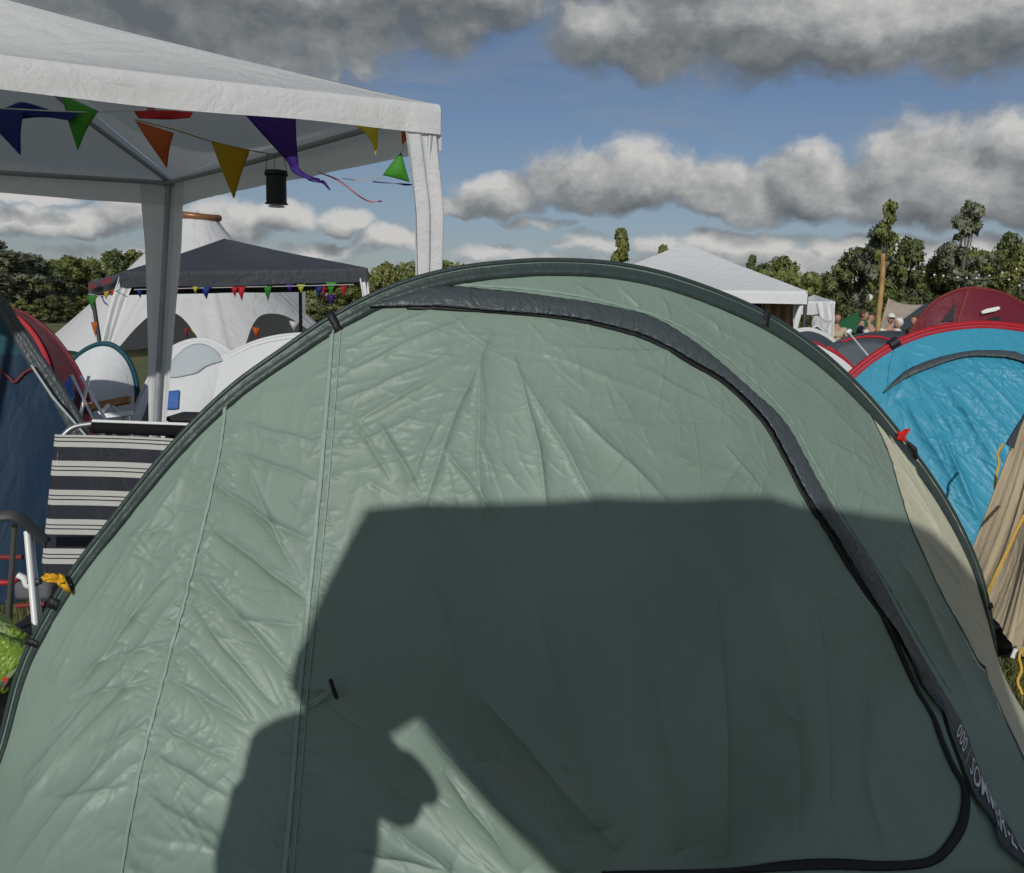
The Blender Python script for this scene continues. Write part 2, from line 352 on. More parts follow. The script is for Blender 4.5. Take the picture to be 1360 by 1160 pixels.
def stripe_mat():
    m_ = bpy.data.materials.new('striped_sling_fabric'); m_.use_nodes = True; t = NT(m_.node_tree); bs = t.n['Principled BSDF']
    uvn = t.node('ShaderNodeUVMap').outputs[0]; u, v, _ = t.sep(uvn)
    cr_ = t.node('ShaderNodeValToRGB'); cr_.color_ramp.interpolation = 'CONSTANT'
    f = t.m('FRACT', t.m('MULTIPLY', v, 1.0)); t.put(cr_.inputs[0], f)
    L = (.50, .50, .47, 1); K = (.012, .015, .024, 1)
    st = [(0, K), (.38, L), (.55, K), (.59, L), (.68, K), (.72, L), (.90, K)]
    e = cr_.color_ramp.elements
    e[0].position = 0; e[0].color = K; e[1].position = st[1][0]; e[1].color = L
    for p, c in st[2:]: q = e.new(p); q.color = c
    n = t.noise(t.node('ShaderNodeTexCoord').outputs['Object'], 700, 2)
    bs.inputs['Roughness'].default_value = .8; t.put(bs.inputs['Base Color'], cr_.outputs[0])
    b = t.node('ShaderNodeBump'); b.inputs['Distance'].default_value = .0008; t.put(b.inputs['Height'], n); t.put(bs.inputs['Normal'], b.outputs[0])
    # open weave: a fine grid of small holes lets the background through a little
    gx = t.m('ABSOLUTE', t.m('SUBTRACT', t.m('FRACT', t.m('MULTIPLY', u, 260)), .5)); gy = t.m('ABSOLUTE', t.m('SUBTRACT', t.m('FRACT', t.m('MULTIPLY', v, 60)), .5))
    hole = t.m('MULTIPLY', t.m('LESS_THAN', gx, .12), t.m('LESS_THAN', gy, .16))
    tr = t.node('ShaderNodeBsdfTransparent'); mx = t.node('ShaderNodeMixShader'); t.put(mx.inputs[0], hole)
    t.l.new(bs.outputs[0], mx.inputs[1]); t.l.new(tr.outputs[0], mx.inputs[2]); t.l.new(mx.outputs[0], t.n['Material Output'].inputs[0])
    return m_
M['stripe'] = stripe_mat()
def leafmat(name, c1, c2):
    m_ = bpy.data.materials.new(name); m_.use_nodes = True; t = NT(m_.node_tree); bs = t.n['Principled BSDF']
    gm = t.node('ShaderNodeNewGeometry'); ob = t.node('ShaderNodeObjectInfo')
    f = t.m('ADD', t.m('MULTIPLY', gm.outputs['Random Per Island'], .7), t.m('MULTIPLY', ob.outputs['Random'], .3))
    c = t.mix(f, tuple(c1) + (1,), tuple(c2) + (1,)); t.put(bs.inputs['Base Color'], c); bs.inputs['Roughness'].default_value = .55
    tr = t.node('ShaderNodeBsdfTranslucent'); t.put(tr.inputs[0], c); mx = t.node('ShaderNodeMixShader'); mx.inputs[0].default_value = .42
    t.l.new(bs.outputs[0], mx.inputs[1]); t.l.new(tr.outputs[0], mx.inputs[2]); t.l.new(mx.outputs[0], t.n['Material Output'].inputs[0]); return m_
M['leaf_a'] = leafmat('leaf_mid_green', (.20, .24, .07), (.36, .40, .14))
M['leaf_b'] = leafmat('leaf_dark_green', (.15, .185, .07), (.27, .31, .13))
M['leaf_c'] = leafmat('leaf_silver_green', (.20, .23, .14), (.36, .38, .26))
M['leaf_d'] = leafmat('leaf_yellow_green', (.24, .27, .07), (.42, .43, .16))
M['bark'] = mat('grey_bark', (.16, .14, .11), .9, .1, bumps=((6, .03, 'n', (1, 1, .2)),))
M['blade'] = leafmat('grass_blade', (.10, .13, .03), (.36, .34, .14))

# ------------------------------------------------------------------ ground
def ground_mat():
    m_ = bpy.data.materials.new('meadow_grass'); m_.use_nodes = True; t = NT(m_.node_tree); bs = t.n['Principled BSDF']
    c = t.node('ShaderNodeTexCoord').outputs['Object']
    a = t.mapr(t.noise(c, .25, 5, .6), .35, .65); b = t.mapr(t.noise(c, 9, 6, .7), .35, .65)
    c1 = t.mix(a, (.085, .135, .035, 1), (.15, .17, .06, 1)); c2 = t.mix(b, c1, (.19, .18, .08, 1))
    t.put(bs.inputs['Base Color'], c2); bs.inputs['Roughness'].default_value = .95
    bp = t.node('ShaderNodeBump'); bp.inputs['Distance'].default_value = .05; t.put(bp.inputs['Height'], t.noise(c, 22, 8, .7)); t.put(bs.inputs['Normal'], bp.outputs[0]); return m_
gv = []; xs = np.concatenate([-np.geomspace(2500, 8, 14), np.linspace(-7, 7, 15), np.geomspace(8, 2500, 14)])
ys = np.concatenate([-np.geomspace(600, 8, 8), np.linspace(-7, 20, 28), np.geomspace(22, 3000, 16)])
nx, ny = len(xs), len(ys)
GV = [(x, y, (.015 * float(vnoise(x * .7, y * .7)) - .01) if abs(x) < 8 and -8 < y < 21 else -.01) for y in ys for x in xs]
GF = [[j * nx + i, j * nx + i + 1, (j + 1) * nx + i + 1, (j + 1) * nx + i] for j in range(ny - 1) for i in range(nx - 1)]
tag(mesh_obj('ground', GV, GF, ground_mat()), kind='structure')

# ------------------------------------------------------------------ arch tent class
def in_poly(u, z, poly):
    poly = np.asarray(poly, float); inside = np.zeros(u.shape, bool); j = len(poly) - 1
    for i in range(len(poly)):
        xi, yi = poly[i]; xj, yj = poly[j]
        c = ((yi > z) != (yj > z)) & (u < (xj - xi) * (z - yi) / ((yj - yi) if yj != yi else 1e-9) + xi)
        inside ^= c; j = i
    return inside
class Tent:
    def __init__(s, arch, O, ang, B, Bb, ptop=1.3, pside=3.0, ph=12.0, extra=(0, 0)):
        s.e = np.array([math.cos(ang), math.sin(ang), 0]); s.n = np.array([math.sin(ang), -math.cos(ang), 0])
        s.O = np.array([O[0], O[1], 0.0]); s.B, s.Bb, s.pt, s.ps, s.ph = B, Bb, ptop, pside, R(ph)
        uz = []
        for (px, py) in smooth_poly(arch, 6):
            d = ray(px, py); t_ = np.dot(s.O - CAM, s.n) / np.dot(d, s.n); p = CAM + d * t_ - s.O
            uz.append((np.dot(p, s.e), p[2]))
        uz = np.array(uz); 
        uz[:, 1] = np.maximum(uz[:, 1], 0.0)
        s.uc = (uz[0, 0] + uz[-1, 0]) / 2
        ph_ = np.arctan2(uz[:, 1], uz[:, 0] - s.uc); rr = np.hypot(uz[:, 1], uz[:, 0] - s.uc)
        o_ = np.argsort(ph_); s.aph, s.arr = ph_[o_], rr[o_]
        s.folds = None; s.H = uz[:, 1].max()
    def Rf(s, ph): return np.interp(ph, s.aph, s.arr)
    def wz(s, u, z, back=False):
        z = np.maximum(z, 0); ph = np.arctan2(z, u - s.uc); rho = np.minimum(np.hypot(z, u - s.uc) / s.Rf(ph), 1.0)
        side = np.minimum(ph, math.pi - ph); p = s.pt + s.ps * np.exp(-side / s.ph)
        return (-s.Bb if back else s.B) * (1 - rho ** p)
    def disp(s, u, z): return 0.0 if s.folds is None else s.folds(u, z)
    def S(s, u, z, off=0.0, back=False):
        u = np.asarray(u, float); z = np.asarray(z, float); h = .012
        w = s.wz(u, z, back); wu = (s.wz(u + h, z, back) - s.wz(u - h, z, back)) / (2 * h); wv_ = (s.wz(u, z + h, back) - s.wz(u, z - h, back)) / (2 * h)
        wu = np.clip(wu, -4, 4); wv_ = np.clip(wv_, -4, 4)
        if not back:
            dd = s.disp(u, z)
        else: dd = 0
        off = np.asarray(off) + dd
        L = np.sqrt(1 + wu ** 2 + wv_ ** 2); sg = -1 if back else 1
        nu_, nz_, nw_ = -wu / L * sg, -wv_ / L * sg, sg / L
        if back: nu_, nz_ = wu / L * 1, wv_ / L * 1
        U = u + nu_ * off; Z = np.maximum(z + nz_ * off, 0.0); Wd = w + nw_ * off
        return s.O + U[..., None] * s.e + Wd[..., None] * s.n + Z[..., None] * np.array([0, 0, 1.0])
    def hit(s, px, py):
        d = ray(px, py); c = CAM - s.O; dn = np.dot(d, s.n)
        w0 = np.dot(c, s.n); T_ = np.linspace((s.B + .1 - w0) / dn, (0.0 - w0) / dn, 500)
        P_ = c + T_[:, None] * d; u = P_ @ s.e; z = P_[:, 2]; wr = P_ @ s.n
        f = wr - s.wz(u, z); k = np.where((f[:-1] > 0) & (f[1:] <= 0))[0]
        if len(k): 
            k = k[0]; q = f[k] / (f[k] - f[k + 1]); return np.array([u[k] * (1 - q) + u[k + 1] * q, z[k] * (1 - q) + z[k + 1] * q])
        return np.array([u[-1], max(z[-1], 0.0)])
    def curve(s, pxs, n=6): return np.array([s.hit(a, b) for a, b in smooth_poly(pxs, n)])
    def surface(s, name, nph, nr, mat_, parent, back=False, classes=None):
        ph = np.linspace(0, math.pi, nph + 1); rh = np.linspace(0, 1, nr + 1) ** .8
        PH, RH = np.meshgrid(ph, rh); rr = s.Rf(PH) * RH
        u = s.uc + rr * np.cos(PH); z = np.maximum(rr * np.sin(PH), 0)
        V = s.S(u.ravel(), z.ravel(), 0.0, back)
        J, I = np.meshgrid(np.arange(nr), np.arange(nph), indexing='ij'); a = (J * (nph + 1) + I).ravel()
        F = np.stack([a, a + 1, a + nph + 2, a + nph + 1], 1)
        if back: F = F[:, ::-1]
        if classes is None: return mesh_obj(name, V, F, mat_, parent)
        uf = u.ravel()[F].mean(1); zf = z.ravel()[F].mean(1); cl = classes(uf, zf); res = []
        for k, (nm, mt) in enumerate(zip(name, mat_)):
            f = F[cl == k]
            if not len(f): continue
            used, inv = np.unique(f, return_inverse=True)
            res.append(mesh_obj(nm, V[used], inv.reshape(-1, 4), mt, parent))
        return res
    def ribbon(s, name, A, B_, offA, offB, thick, mat_, parent, n=6, prof=None, puck=0.0, curve_ready=False, wrk=0.0):
        a = A if curve_ready else s.curve(A); b = B_ if curve_ready else s.curve(B_)
        ra = np.linspace(0, 1, max(len(a), len(b)) * 2)
        def rs(c):
            d = np.r_[0, np.cumsum(np.hypot(*np.diff(c, axis=0).T))]; d /= d[-1]
            return np.stack([np.interp(ra, d, c[:, 0]), np.interp(ra, d, c[:, 1])], 1)
        a, b = rs(a), rs(b); k = len(ra); V = []; 
        for j in range(n + 1):
            t_ = j / n; p = a * (1 - t_) + b * t_
            off = offA * (1 - t_) + offB * t_ + (prof(t_) if prof else 0) + puck * np.sin(ra * k * 1.9 + j) + puck * 1.5 * vnoise(ra * 40, ra * 0 + j * .7) + wrk * np.clip((.66 - ra) * 9, 0, 1) * np.abs(fbm(ra * 16 + j * .55, ra * 0 + j * .35, 3)) * math.sin(math.pi * min(t_ + .15, 1))
            V.append(s.S(p[:, 0], p[:, 1], off))
        V = np.concatenate(V)
        F = [[j * k + i, j * k + i + 1, (j + 1) * k + i + 1, (j + 1) * k + i] for j in range(n) for i in range(k - 1)]
        o = mesh_obj(name, V, F, mat_, parent)
        sm = o.modifiers.new('solid', 'SOLIDIFY'); sm.thickness = thick; sm.offset = 0
        return o
    def strip(s, name, C, width, off, thick, mat_, parent, puck=0.0, n=4, bulge=0.0):
        c = s.curve(C) if not isinstance(C, np.ndarray) else C
        d = np.gradient(c, axis=0); d /= np.linalg.norm(d, axis=1)[:, None] + 1e-9; nn = np.stack([-d[:, 1], d[:, 0]], 1) * width / 2
        return s.ribbon(name, c - nn, c + nn, off, off, thick, mat_, parent, n=n, prof=(lambda t_: bulge * math.sin(math.pi * t_)), puck=puck, curve_ready=True)
    def sleeve(s, mat_, parent, r=.014, flap=.045, ph0=0.0, ph1=math.pi, name='pole_sleeve', lift=.004, wr=.0012, n=260, flapfn=None):
        PHS = np.linspace(ph0, ph1, n); V = []; m_ = 12
        for i, ph in enumerate(PHS):
            Rr = float(s.Rf(ph)); fl = flap if flapfn is None else flapfn(ph)
            d2 = np.array([math.cos(ph), math.sin(ph)])
            def pt(rad, w): 
                q = s.O + (s.uc + d2[0] * rad) * s.e + max(d2[1] * rad, 0) * np.array([0, 0, 1.0]) + w * s.n; return q
            ring = []
            for a in np.linspace(R(150), R(-150), m_ - 2): ring.append(pt(Rr + r * math.cos(a) * 1.0, r * math.sin(-a) * -1))
            # inner flap laid on the fabric in front (toward +n)
            ui = s.uc + d2[0] * (Rr - fl); zi = max(d2[1] * (Rr - fl), 0)
            wi = float(s.wz(np.array(ui), np.array(zi)))
            wob = wr * 3 * float(fbm(i * .22, 3, 3))
            q = s.O + ui * s.e + (wi + lift + wob) * s.n + np.array([0, 0, zi]); um = s.uc + d2[0] * (Rr - fl * .5); zm = max(d2[1] * (Rr - fl * .5), 0)
            wm = float(s.wz(np.array(um), np.array(zm))); qm = s.O + um * s.e + (wm + lift * 1.6 + wob * 2) * s.n + np.array([0, 0, zm])
            ring = [qm, q, s.O + ui * s.e + (wi - .002) * s.n + np.array([0, 0, zi])] + ring[::-1] if False else ring
            ring = ring + [s.O + ui * s.e + (wi - .004) * s.n + np.array([0, 0, zi]), q, qm]
            V += ring
        k = len(ring)
        F = [[i * k + j, i * k + (j + 1) % k, (i + 1) * k + (j + 1) % k, (i + 1) * k + j] for i in range(n - 1) for j in range(k)]
        return mesh_obj(name, V, F, mat_, parent)
    def root(s, name, label, cat, group=None): return thing(name, s.O + s.uc * s.e, label, cat, group)

# ------------------------------------------------------------------ the big green tent
ARCH = [(-42, 1160), (-30, 1080), (0, 985), (22, 900), (48, 840), (92, 765), (150, 688), (225, 595), (300, 520), (370, 468), (440, 421), (520, 381), (600, 358), (680, 348), (745, 346), (820, 351), (900, 369), (1002, 409), (1079, 458), (1145, 518), (1206, 591), (1257, 665), (1294, 739), (1312, 800), (1321, 860), (1324, 900), (1324, 975)]
GT = Tent(ARCH, (0, 2.70), math.atan(.27), .86, .60, ptop=1.30, pside=9.0, ph=4.5)
SEAM1 = [(301, 526), (293, 600), (270, 700), (245, 800), (215, 910), (190, 1010), (172, 1100), (160, 1175)]
SEAM2 = [(446, 428), (440, 520), (430, 640), (419, 760), (409, 860), (399, 960), (391, 1060), (380, 1175)]
SEAM3 = [(1138, 522), (1175, 592), (1205, 690), (1240, 770), (1270, 830), (1306, 900), (1340, 968), (1364, 1020), (1385, 1070)]
FA = [(490, 409), (535, 392), (580, 381), (650, 385), (740, 396), (810, 408), (870, 425), (930, 462), (1000, 520), (1046, 565), (1076, 620), (1116, 690), (1160, 755), (1200, 830), (1250, 918), (1276, 962), (1291, 1000), (1306, 1040), (1330, 1084), (1346, 1118), (1385, 1142)]
FB = [(492, 411), (535, 410), (590, 411), (640, 415), (760, 426), (850, 448), (905, 477), (960, 508), (1010, 556), (1043, 610), (1072, 665), (1110, 722), (1150, 792), (1195, 872), (1236, 938), (1258, 985), (1274, 1028), (1288, 1062), (1316, 1096), (1326, 1126), (1385, 1172)]
ZIP = [(540, 408), (640, 412), (757, 424), (850, 447), (906, 477), (961, 509), (1010, 557), (1043, 611), (1072, 667), (1109, 724), (1149, 794), (1192, 874), (1230, 941), (1246, 985), (1262, 1022), (1279, 1055), (1279, 1090), (1262, 1122), (1235, 1145), (1180, 1151), (1110, 1149), (1060, 1150), (980, 1156), (900, 1160), (800, 1163)]
def px2uz(T_, l): return np.array([T_.hit(a, b) for a, b in l])
# folds: designed creases, (x0,y0,x1,y1,width mm, amp mm, asym)
FOLDS = [
 # fan of taut folds from the second seam up to the pole sleeve
 (455, 470, 600, 400, 20, 5, 1), (455, 500, 640, 415, 24, 6, 1), (452, 535, 600, 470, 22, 5, 1), (452, 570, 610, 480, 26, 5, -1), (450, 600, 560, 545, 18, 4, 1), (455, 450, 545, 412, 16, 5, 1), (450, 630, 570, 600, 16, 3, -1),
 # broad soft folds radiating from under the flap
 (655, 440, 560, 690, 40, 9, 1), (640, 470, 640, 690, 34, 8, -1), (680, 470, 730, 700, 36, 9, 1), (690, 500, 800, 690, 44, 10, -1), (600, 520, 540, 660, 30, 6, 1), (740, 530, 900, 680, 50, 9, 1), (590, 600, 660, 690, 26, 8, -1), (500, 560, 560, 660, 26, 7, 1), (470, 560, 520, 640, 24, 6, -1),
 (720, 460, 950, 470, 24, 4, 1), (720, 470, 900, 540, 26, 5, -1), (830, 480, 980, 560, 30, 4, 1), (800, 560, 960, 560, 20, 3, 1), (860, 600, 1000, 640, 30, 5, -1), (960, 590, 1020, 660, 20, 5, 1),
 # panel between the seams: diagonals falling to the right
 (300, 600, 420, 640, 22, 5, 1), (285, 640, 415, 720, 26, 8, 1), (280, 700, 410, 800, 30, 9, -1), (262, 760, 390, 900, 36, 11, 1), (255, 800, 370, 940, 30, 9, -1), (240, 850, 340, 960, 30, 9, 1), (225, 900, 330, 960, 26, 8, 1), (215, 960, 310, 1010, 26, 8, -1), (200, 1000, 300, 1060, 28, 8, 1), (190, 1050, 290, 1110, 24, 6, 1), (180, 1110, 300, 1130, 24, 6, -1), (310, 560, 430, 590, 20, 4, 1), (330, 620, 400, 770, 24, 6, 1), (300, 820, 400, 830, 18, 5, 1),
 # left panel: long diagonals rising to the right
 (60, 900, 240, 640, 34, 7, 1), (70, 960, 250, 720, 40, 9, -1), (30, 1040, 230, 800, 40, 9, 1), (10, 1100, 210, 870, 44, 10, -1), (20, 1150, 200, 960, 44, 10, 1), (60, 1150, 190, 1010, 36, 9, -1), (120, 820, 260, 600, 30, 5, 1), (140, 760, 280, 570, 26, 4, -1), (110, 890, 235, 850, 22, 6, 1), (90, 930, 220, 900, 22, 6, 1), (150, 720, 230, 700, 18, 4, 1), (120, 1000, 200, 960, 22, 6, -1), (60, 1060, 180, 1040, 20, 5, 1),
 # shaded door: big soft vertical drapes
 (560, 740, 640, 1010, 60, 8, 1), (700, 760, 800, 1100, 70, 10, 1), (820, 740, 900, 1130, 70, 9, -1), (940, 720, 960, 1140, 60, 9, 1), (1010, 740, 1060, 1130, 60, 10, -1), (1080, 800, 1120, 1130, 45, 9, 1), (1140, 860, 1180, 1140, 36, 8, -1), (620, 900, 820, 1130, 50, 8, -1), (560, 960, 760, 1160, 40, 12, 1), (590, 1020, 690, 1160, 30, 10, -1), (1000, 900, 1060, 980, 24, 5, 1), (1020, 980, 1050, 1140, 34, 6, -1), (460, 1130, 600, 1160, 22, 6, 1), (520, 1100, 600, 1160, 22, 6, -1),
 # upper right panel
 (1030, 480, 1130, 560, 26, 4, 1), (900, 400, 1010, 470, 26, 4, -1), (1090, 580, 1180, 640, 24, 5, 1), (1110, 640, 1190, 680, 20, 4, -1), (1100, 540, 1160, 600, 20, 4, 1), (760, 375, 800, 400, 14, 4, 1), (820, 380, 850, 410, 14, 4, -1), (880, 395, 890, 425, 12, 4, 1), (940, 420, 960, 450, 14, 4, 1), (1120, 760, 1220, 900, 40, 8, 1), (1190, 740, 1290, 930, 40, 8, -1), (1240, 920, 1300, 1090, 30, 7, 1),
 # cream side panel: parallel creases
 (1150, 545, 1215, 640, 12, 4, 1), (1165, 560, 1235, 665, 12, 4, -1), (1190, 610, 1270, 760, 16, 5, 1), (1205, 650, 1290, 790, 14, 4, -1), (1215, 700, 1280, 780, 12, 4, 1), (1260, 790, 1310, 900, 18, 5, 1), (1290, 850, 1330, 950, 16, 5, -1),
]
def make_folds(T_, folds, nrand, regions, seed, wsc=1.0, amp=1.0):
    r_ = np.random.default_rng(seed); L = []
    for x0, y0, x1, y1, wd, am, sg in folds:
        L.append((T_.hit(x0, y0), T_.hit(x1, y1), wd / 1000 * (1.5 if y0 > 695 and x0 > 450 else .9) * wsc, am / 1000 * (3.2 if y0 > 695 and x0 > 450 else 1.75) * amp, sg, r_.uniform(-.12, .12)))
    for (xa, ya, xb, yb, angc, angs, nn, l0, l1, am) in regions:
        for _ in range(int(nn * 1.35)):
            x = r_.uniform(xa, xb); y = r_.uniform(ya, yb); a = R(r_.normal(angc, angs)); l = r_.uniform(l0, l1) / 2
            L.append((T_.hit(x - math.cos(a) * l, y - math.sin(a) * l), T_.hit(x + math.cos(a) * l, y + math.sin(a) * l), r_.uniform(.005, .013) * wsc, am / 1000 * r_.uniform(.3, 1.0) * 1.6 * amp, r_.choice([-1, 1]), r_.uniform(-.2, .2)))
    L = [l for l in L if np.linalg.norm(l[1] - l[0]) > .01]
    def f(u, z):
        u = np.asarray(u, float); z = np.asarray(z, float); sh = u.shape; u = u.ravel(); z = z.ravel(); o_ = np.zeros(u.shape)
        o_ += .010 * fbm(u * 2.2 + 3, z * 1.6 + 9, 3)
        for a, b, wd, am, sg, bow in L:
            d = b - a; ln = np.linalg.norm(d); d = d / ln; mx = wd * 3
            sel = np.where((u > min(a[0], b[0]) - mx) & (u < max(a[0], b[0]) + mx) & (z > min(a[1], b[1]) - mx) & (z < max(a[1], b[1]) + mx))[0]
            if not len(sel): continue
            uu = u[sel] - a[0]; zz = z[sel] - a[1]; s_ = (uu * d[0] + zz * d[1]) / ln; q = (-uu * d[1] + zz * d[0]) - bow * ln * s_ * (1 - s_) + .002 * np.sin(s_ * 13 + a[0] * 50) * min(1, ln * 3)
            q = q * sg / wd; tp = np.clip(s_, 0, 1); tp = np.clip(4 * tp * (1 - tp), 0, 1) ** .6 * ((s_ > 0) & (s_ < 1))
            prof = np.where(q > 0, np.exp(-np.abs(q) * 3.6), np.exp(-np.abs(q) * 1.3)) if wd < .5 else np.exp(-q * q)
            o_[sel] += am * tp * prof
        rim = np.clip((1 - np.hypot(np.maximum(z, 0), u - T_.uc) / T_.Rf(np.arctan2(np.maximum(z, 0), u - T_.uc))) * 14, 0, 1)
        return (o_ * rim).reshape(sh)
    return f
REG = [(30, 700, 290, 1150, -52, 14, 120, 30, 110, 2.6), (180, 560, 420, 1150, 38, 18, 110, 25, 90, 2.6), (440, 430, 640, 650, -20, 20, 70, 25, 90, 2.2), (450, 560, 1040, 700, 30, 50, 90, 20, 80, 1.8), (600, 430, 1000, 640, 20, 40, 70, 30, 120, 1.6),
       (700, 370, 1130, 560, 28, 24, 60, 20, 80, 2.0), (1060, 560, 1210, 860, 50, 20, 60, 20, 90, 2.0), (1150, 540, 1320, 900, 55, 8, 120, 20, 80, 1.6), (460, 700, 1220, 1150, 80, 16, 60, 40, 160, 1.4), (480, 1000, 760, 1160, 45, 14, 30, 20, 80, 2.0), (300, 900, 480, 1150, 40, 20, 30, 30, 90, 1.8)]
# puckers along the stitched seams
for S_, a0 in ((SEAM1, 30), (SEAM2, 15)):
    for i in range(len(S_) - 1):
        (xa, ya), (xb, yb) = S_[i], S_[i + 1]
        REG.append((min(xa, xb) - 14, ya, max(xa, xb) + 4, yb, -20, 20, 14, 12, 34, 1.8)); REG.append((min(xa, xb) + 4, ya, max(xa, xb) + 18, yb, a0, 20, 14, 12, 34, 1.8))
GT.folds = make_folds(GT, FOLDS, 0, REG, 5)
gt = GT.root('tunnel_tent', 'big sage green tent with dark pole sleeve, filling the foreground with a shadow across it', 'tent')
s1, s2, s3 = px2uz(GT, SEAM1), px2uz(GT, SEAM2), px2uz(GT, SEAM3)
fl = px2uz(GT, [((a[0] + b[0]) / 2, (a[1] + b[1]) / 2) for a, b in zip(FA, FB)])
left1 = np.vstack([[-5, s1[0, 1] + .3], [s1[0, 0], s1[0, 1] + .3], s1, [s1[-1, 0], -1], [-5, -1]])
left2 = np.vstack([[-5, s2[0, 1] + .3], [s2[0, 0], s2[0, 1] + .3], s2, [s2[-1, 0], -1], [-5, -1]])
right = np.vstack([[5, s3[0, 1] + .3], [s3[0, 0], s3[0, 1] + .3], s3, [s3[-1, 0] + .03, -1], [5, -1]])
doorp = np.vstack([fl, [fl[-1, 0] + .1, -1], [s2[-1, 0], -1], s2[::-1]])
def cls(u, z):
    c = np.full(u.shape, 3); c[in_poly(u, z, doorp)] = 2; c[in_poly(u, z, right)] = 4; c[in_poly(u, z, left2)] = 1; c[in_poly(u, z, left1)] = 0; return c
ps = GT.surface(['side_panel', 'side_panel', 'door_panel', 'upper_panel', 'vent_panel'], 1150, 480, [M['green']] * 4 + [M['cream']], gt, classes=cls)
if len(ps) == 5: ps[4]['label'] = 'cream side panel'
GT.surface('rear_panel', 90, 40, M['green'], gt, back=True)
GT.sleeve(M['sleeve'], gt, r=.008, flap=.045, n=420, flapfn=lambda ph: .022 + .026 * math.sin(ph) ** 1.5 + .030 * max(0.0, math.cos(ph)) ** 1.0 * (1 if ph > .12 else ph / .12))
GT.strip('seam', SEAM1, .009, .0028, .0016, M['seam'], gt, puck=.0007)
GT.strip('seam', [(x - 4, y) for x, y in SEAM2], .012, .0030, .0016, M['seam'], gt, puck=.0008)
GT.strip('seam', [(x + 7, y) for x, y in SEAM2], .004, .0022, .0022, M['seam'], gt, puck=.0006)
GT.strip('seam', SEAM3, .005, .0012, .0012, M['sleeve'], gt, puck=.0005)
GT.strip('seam', [(600, 378), (700, 384), (800, 400), (900, 433), (985, 492), (1050, 556), (1088, 625), (1130, 700), (1175, 770), (1215, 840), (1262, 920)], .008, .0015, .0016, M['seam'], gt, puck=.0009)
GT.strip('zip', ZIP, .015, .003, .004, M['black'], gt, puck=.0008, bulge=.003)
flapo = GT.ribbon('zip_flap', FA, FB, .003, .017, .0012, M['flap'], gt, n=8, prof=lambda t_: .007 * math.sin(math.pi * t_), puck=.0012, wrk=.009)
# printed lettering on the lower end of the flap
def band_uz(idx):
    a, b = GT.curve(FA[14:]), GT.curve(FB[14:])
    return a, b
ba, bb = band_uz(0)
def rs_(c, n=200):
    d = np.r_[0, np.cumsum(np.hypot(*np.diff(c, axis=0).T))]; r_ = np.linspace(0, 1, n); L_ = d[-1]; d = d / L_
    return np.stack([np.interp(r_, d, c[:, 0]), np.interp(r_, d, c[:, 1])], 1), L_
ba, La = rs_(ba); bb, Lb = rs_(bb)
pa_ = GT.S(ba[:, 0], ba[:, 1], .003); pb_ = GT.S(bb[:, 0], bb[:, 1], .017)
def on_band(s_, t_, lift=.0035):
    i = min(max(s_, 0), .9999) * 199; k = int(i); f = i - k
    A_ = ba[k] * (1 - f) + ba[min(k + 1, 199)] * f; B_ = bb[k] * (1 - f) + bb[min(k + 1, 199)] * f
    p = B_ * (1 - t_) + A_ * t_; tt = 1 - t_
    return p, .003 * (1 - tt) + .017 * tt + .007 * math.sin(math.pi * tt) + lift + .0015
def band_pts(l):
    q = [on_band(a, b) for a, b in l]; P_ = np.array([x[0] for x in q]); o_ = np.array([x[1] for x in q]); return GT.S(P_[:, 0], P_[:, 1], o_)
def text_on_band(txt, s0, s1_, t0, t1, name):
    c = bpy.data.curves.new('txt', 'FONT'); c.body = txt; c.shear = .2; c.offset = .004; c.space_character = 1.12
    ob = bpy.data.objects.new('txt', c); COL.objects.link(ob); dg = bpy.context.evaluated_depsgraph_get()
    me = bpy.data.meshes.new_from_object(ob.evaluated_get(dg)); bpy.data.objects.remove(ob)
    co = np.array([v.co[:] for v in me.vertices]); x0, x1_ = co[:, 0].min(), co[:, 0].max(); y0, y1_ = co[:, 1].min(), co[:, 1].max()
    V = band_pts([(s0 + (s1_ - s0) * (x - x0) / (x1_ - x0), t0 + (t1 - t0) * (y - y0) / (y1_ - y0)) for x, y, _ in co])
    return mesh_obj(name, V, [list(p.vertices) for p in me.polygons], M['print'], gt, smooth=False)
text_on_band('000', .19, .285, .22, .78, 'printed_lettering')
text_on_band('/', .315, .33, .2, .8, 'printed_lettering')
text_on_band('SOMMER-Z', .36, .70, .22, .78, 'printed_lettering')
V = band_pts([(a, b) for a, b in ((.725, .5), (.75, .78), (.79, .55), (.82, .8), (.90, .45), (.90, .2), (.80, .25))])
mesh_obj('printed_mark', V, [[0, 1, 2], [0, 2, 6], [2, 3, 4, 5, 6]], M['print'], gt, smooth=False)
# toggle and its strap
u0, u1 = GT.hit(413, 936), GT.hit(449, 913)
p0, p1 = GT.S(u0[0:1], u0[1:2], .004)[0], GT.S(u1[0:1], u1[1:2], .036)[0]
pm = (p0 + p1) / 2 - GT.n * -.004
GT_up = np.array([0, 0, 1.0])
grid_obj('toggle_strap', lambda s_, t_: lerp(p0, p1, s_) + GT.n * (.006 * math.sin(s_ * 3.1)) + GT_up * (.022 * (t_ - .5) * (1 - .55 * s_)) + GT.e * .003 * math.sin(t_ * 6), 12, 5, M['seam'], gt, solid=.0015)
MB().tube([p1 + GT_up * .026 - GT.e * .006, p1 + GT_up * .02 - GT.e * .004, p1 + GT_up * .005, p1 - GT_up * .02 + GT.e * .008, p1 - GT_up * .027 + GT.e * .011], [.0045, .006, .005, .006, .0045], 10).obj('toggle', M['black'], gt)
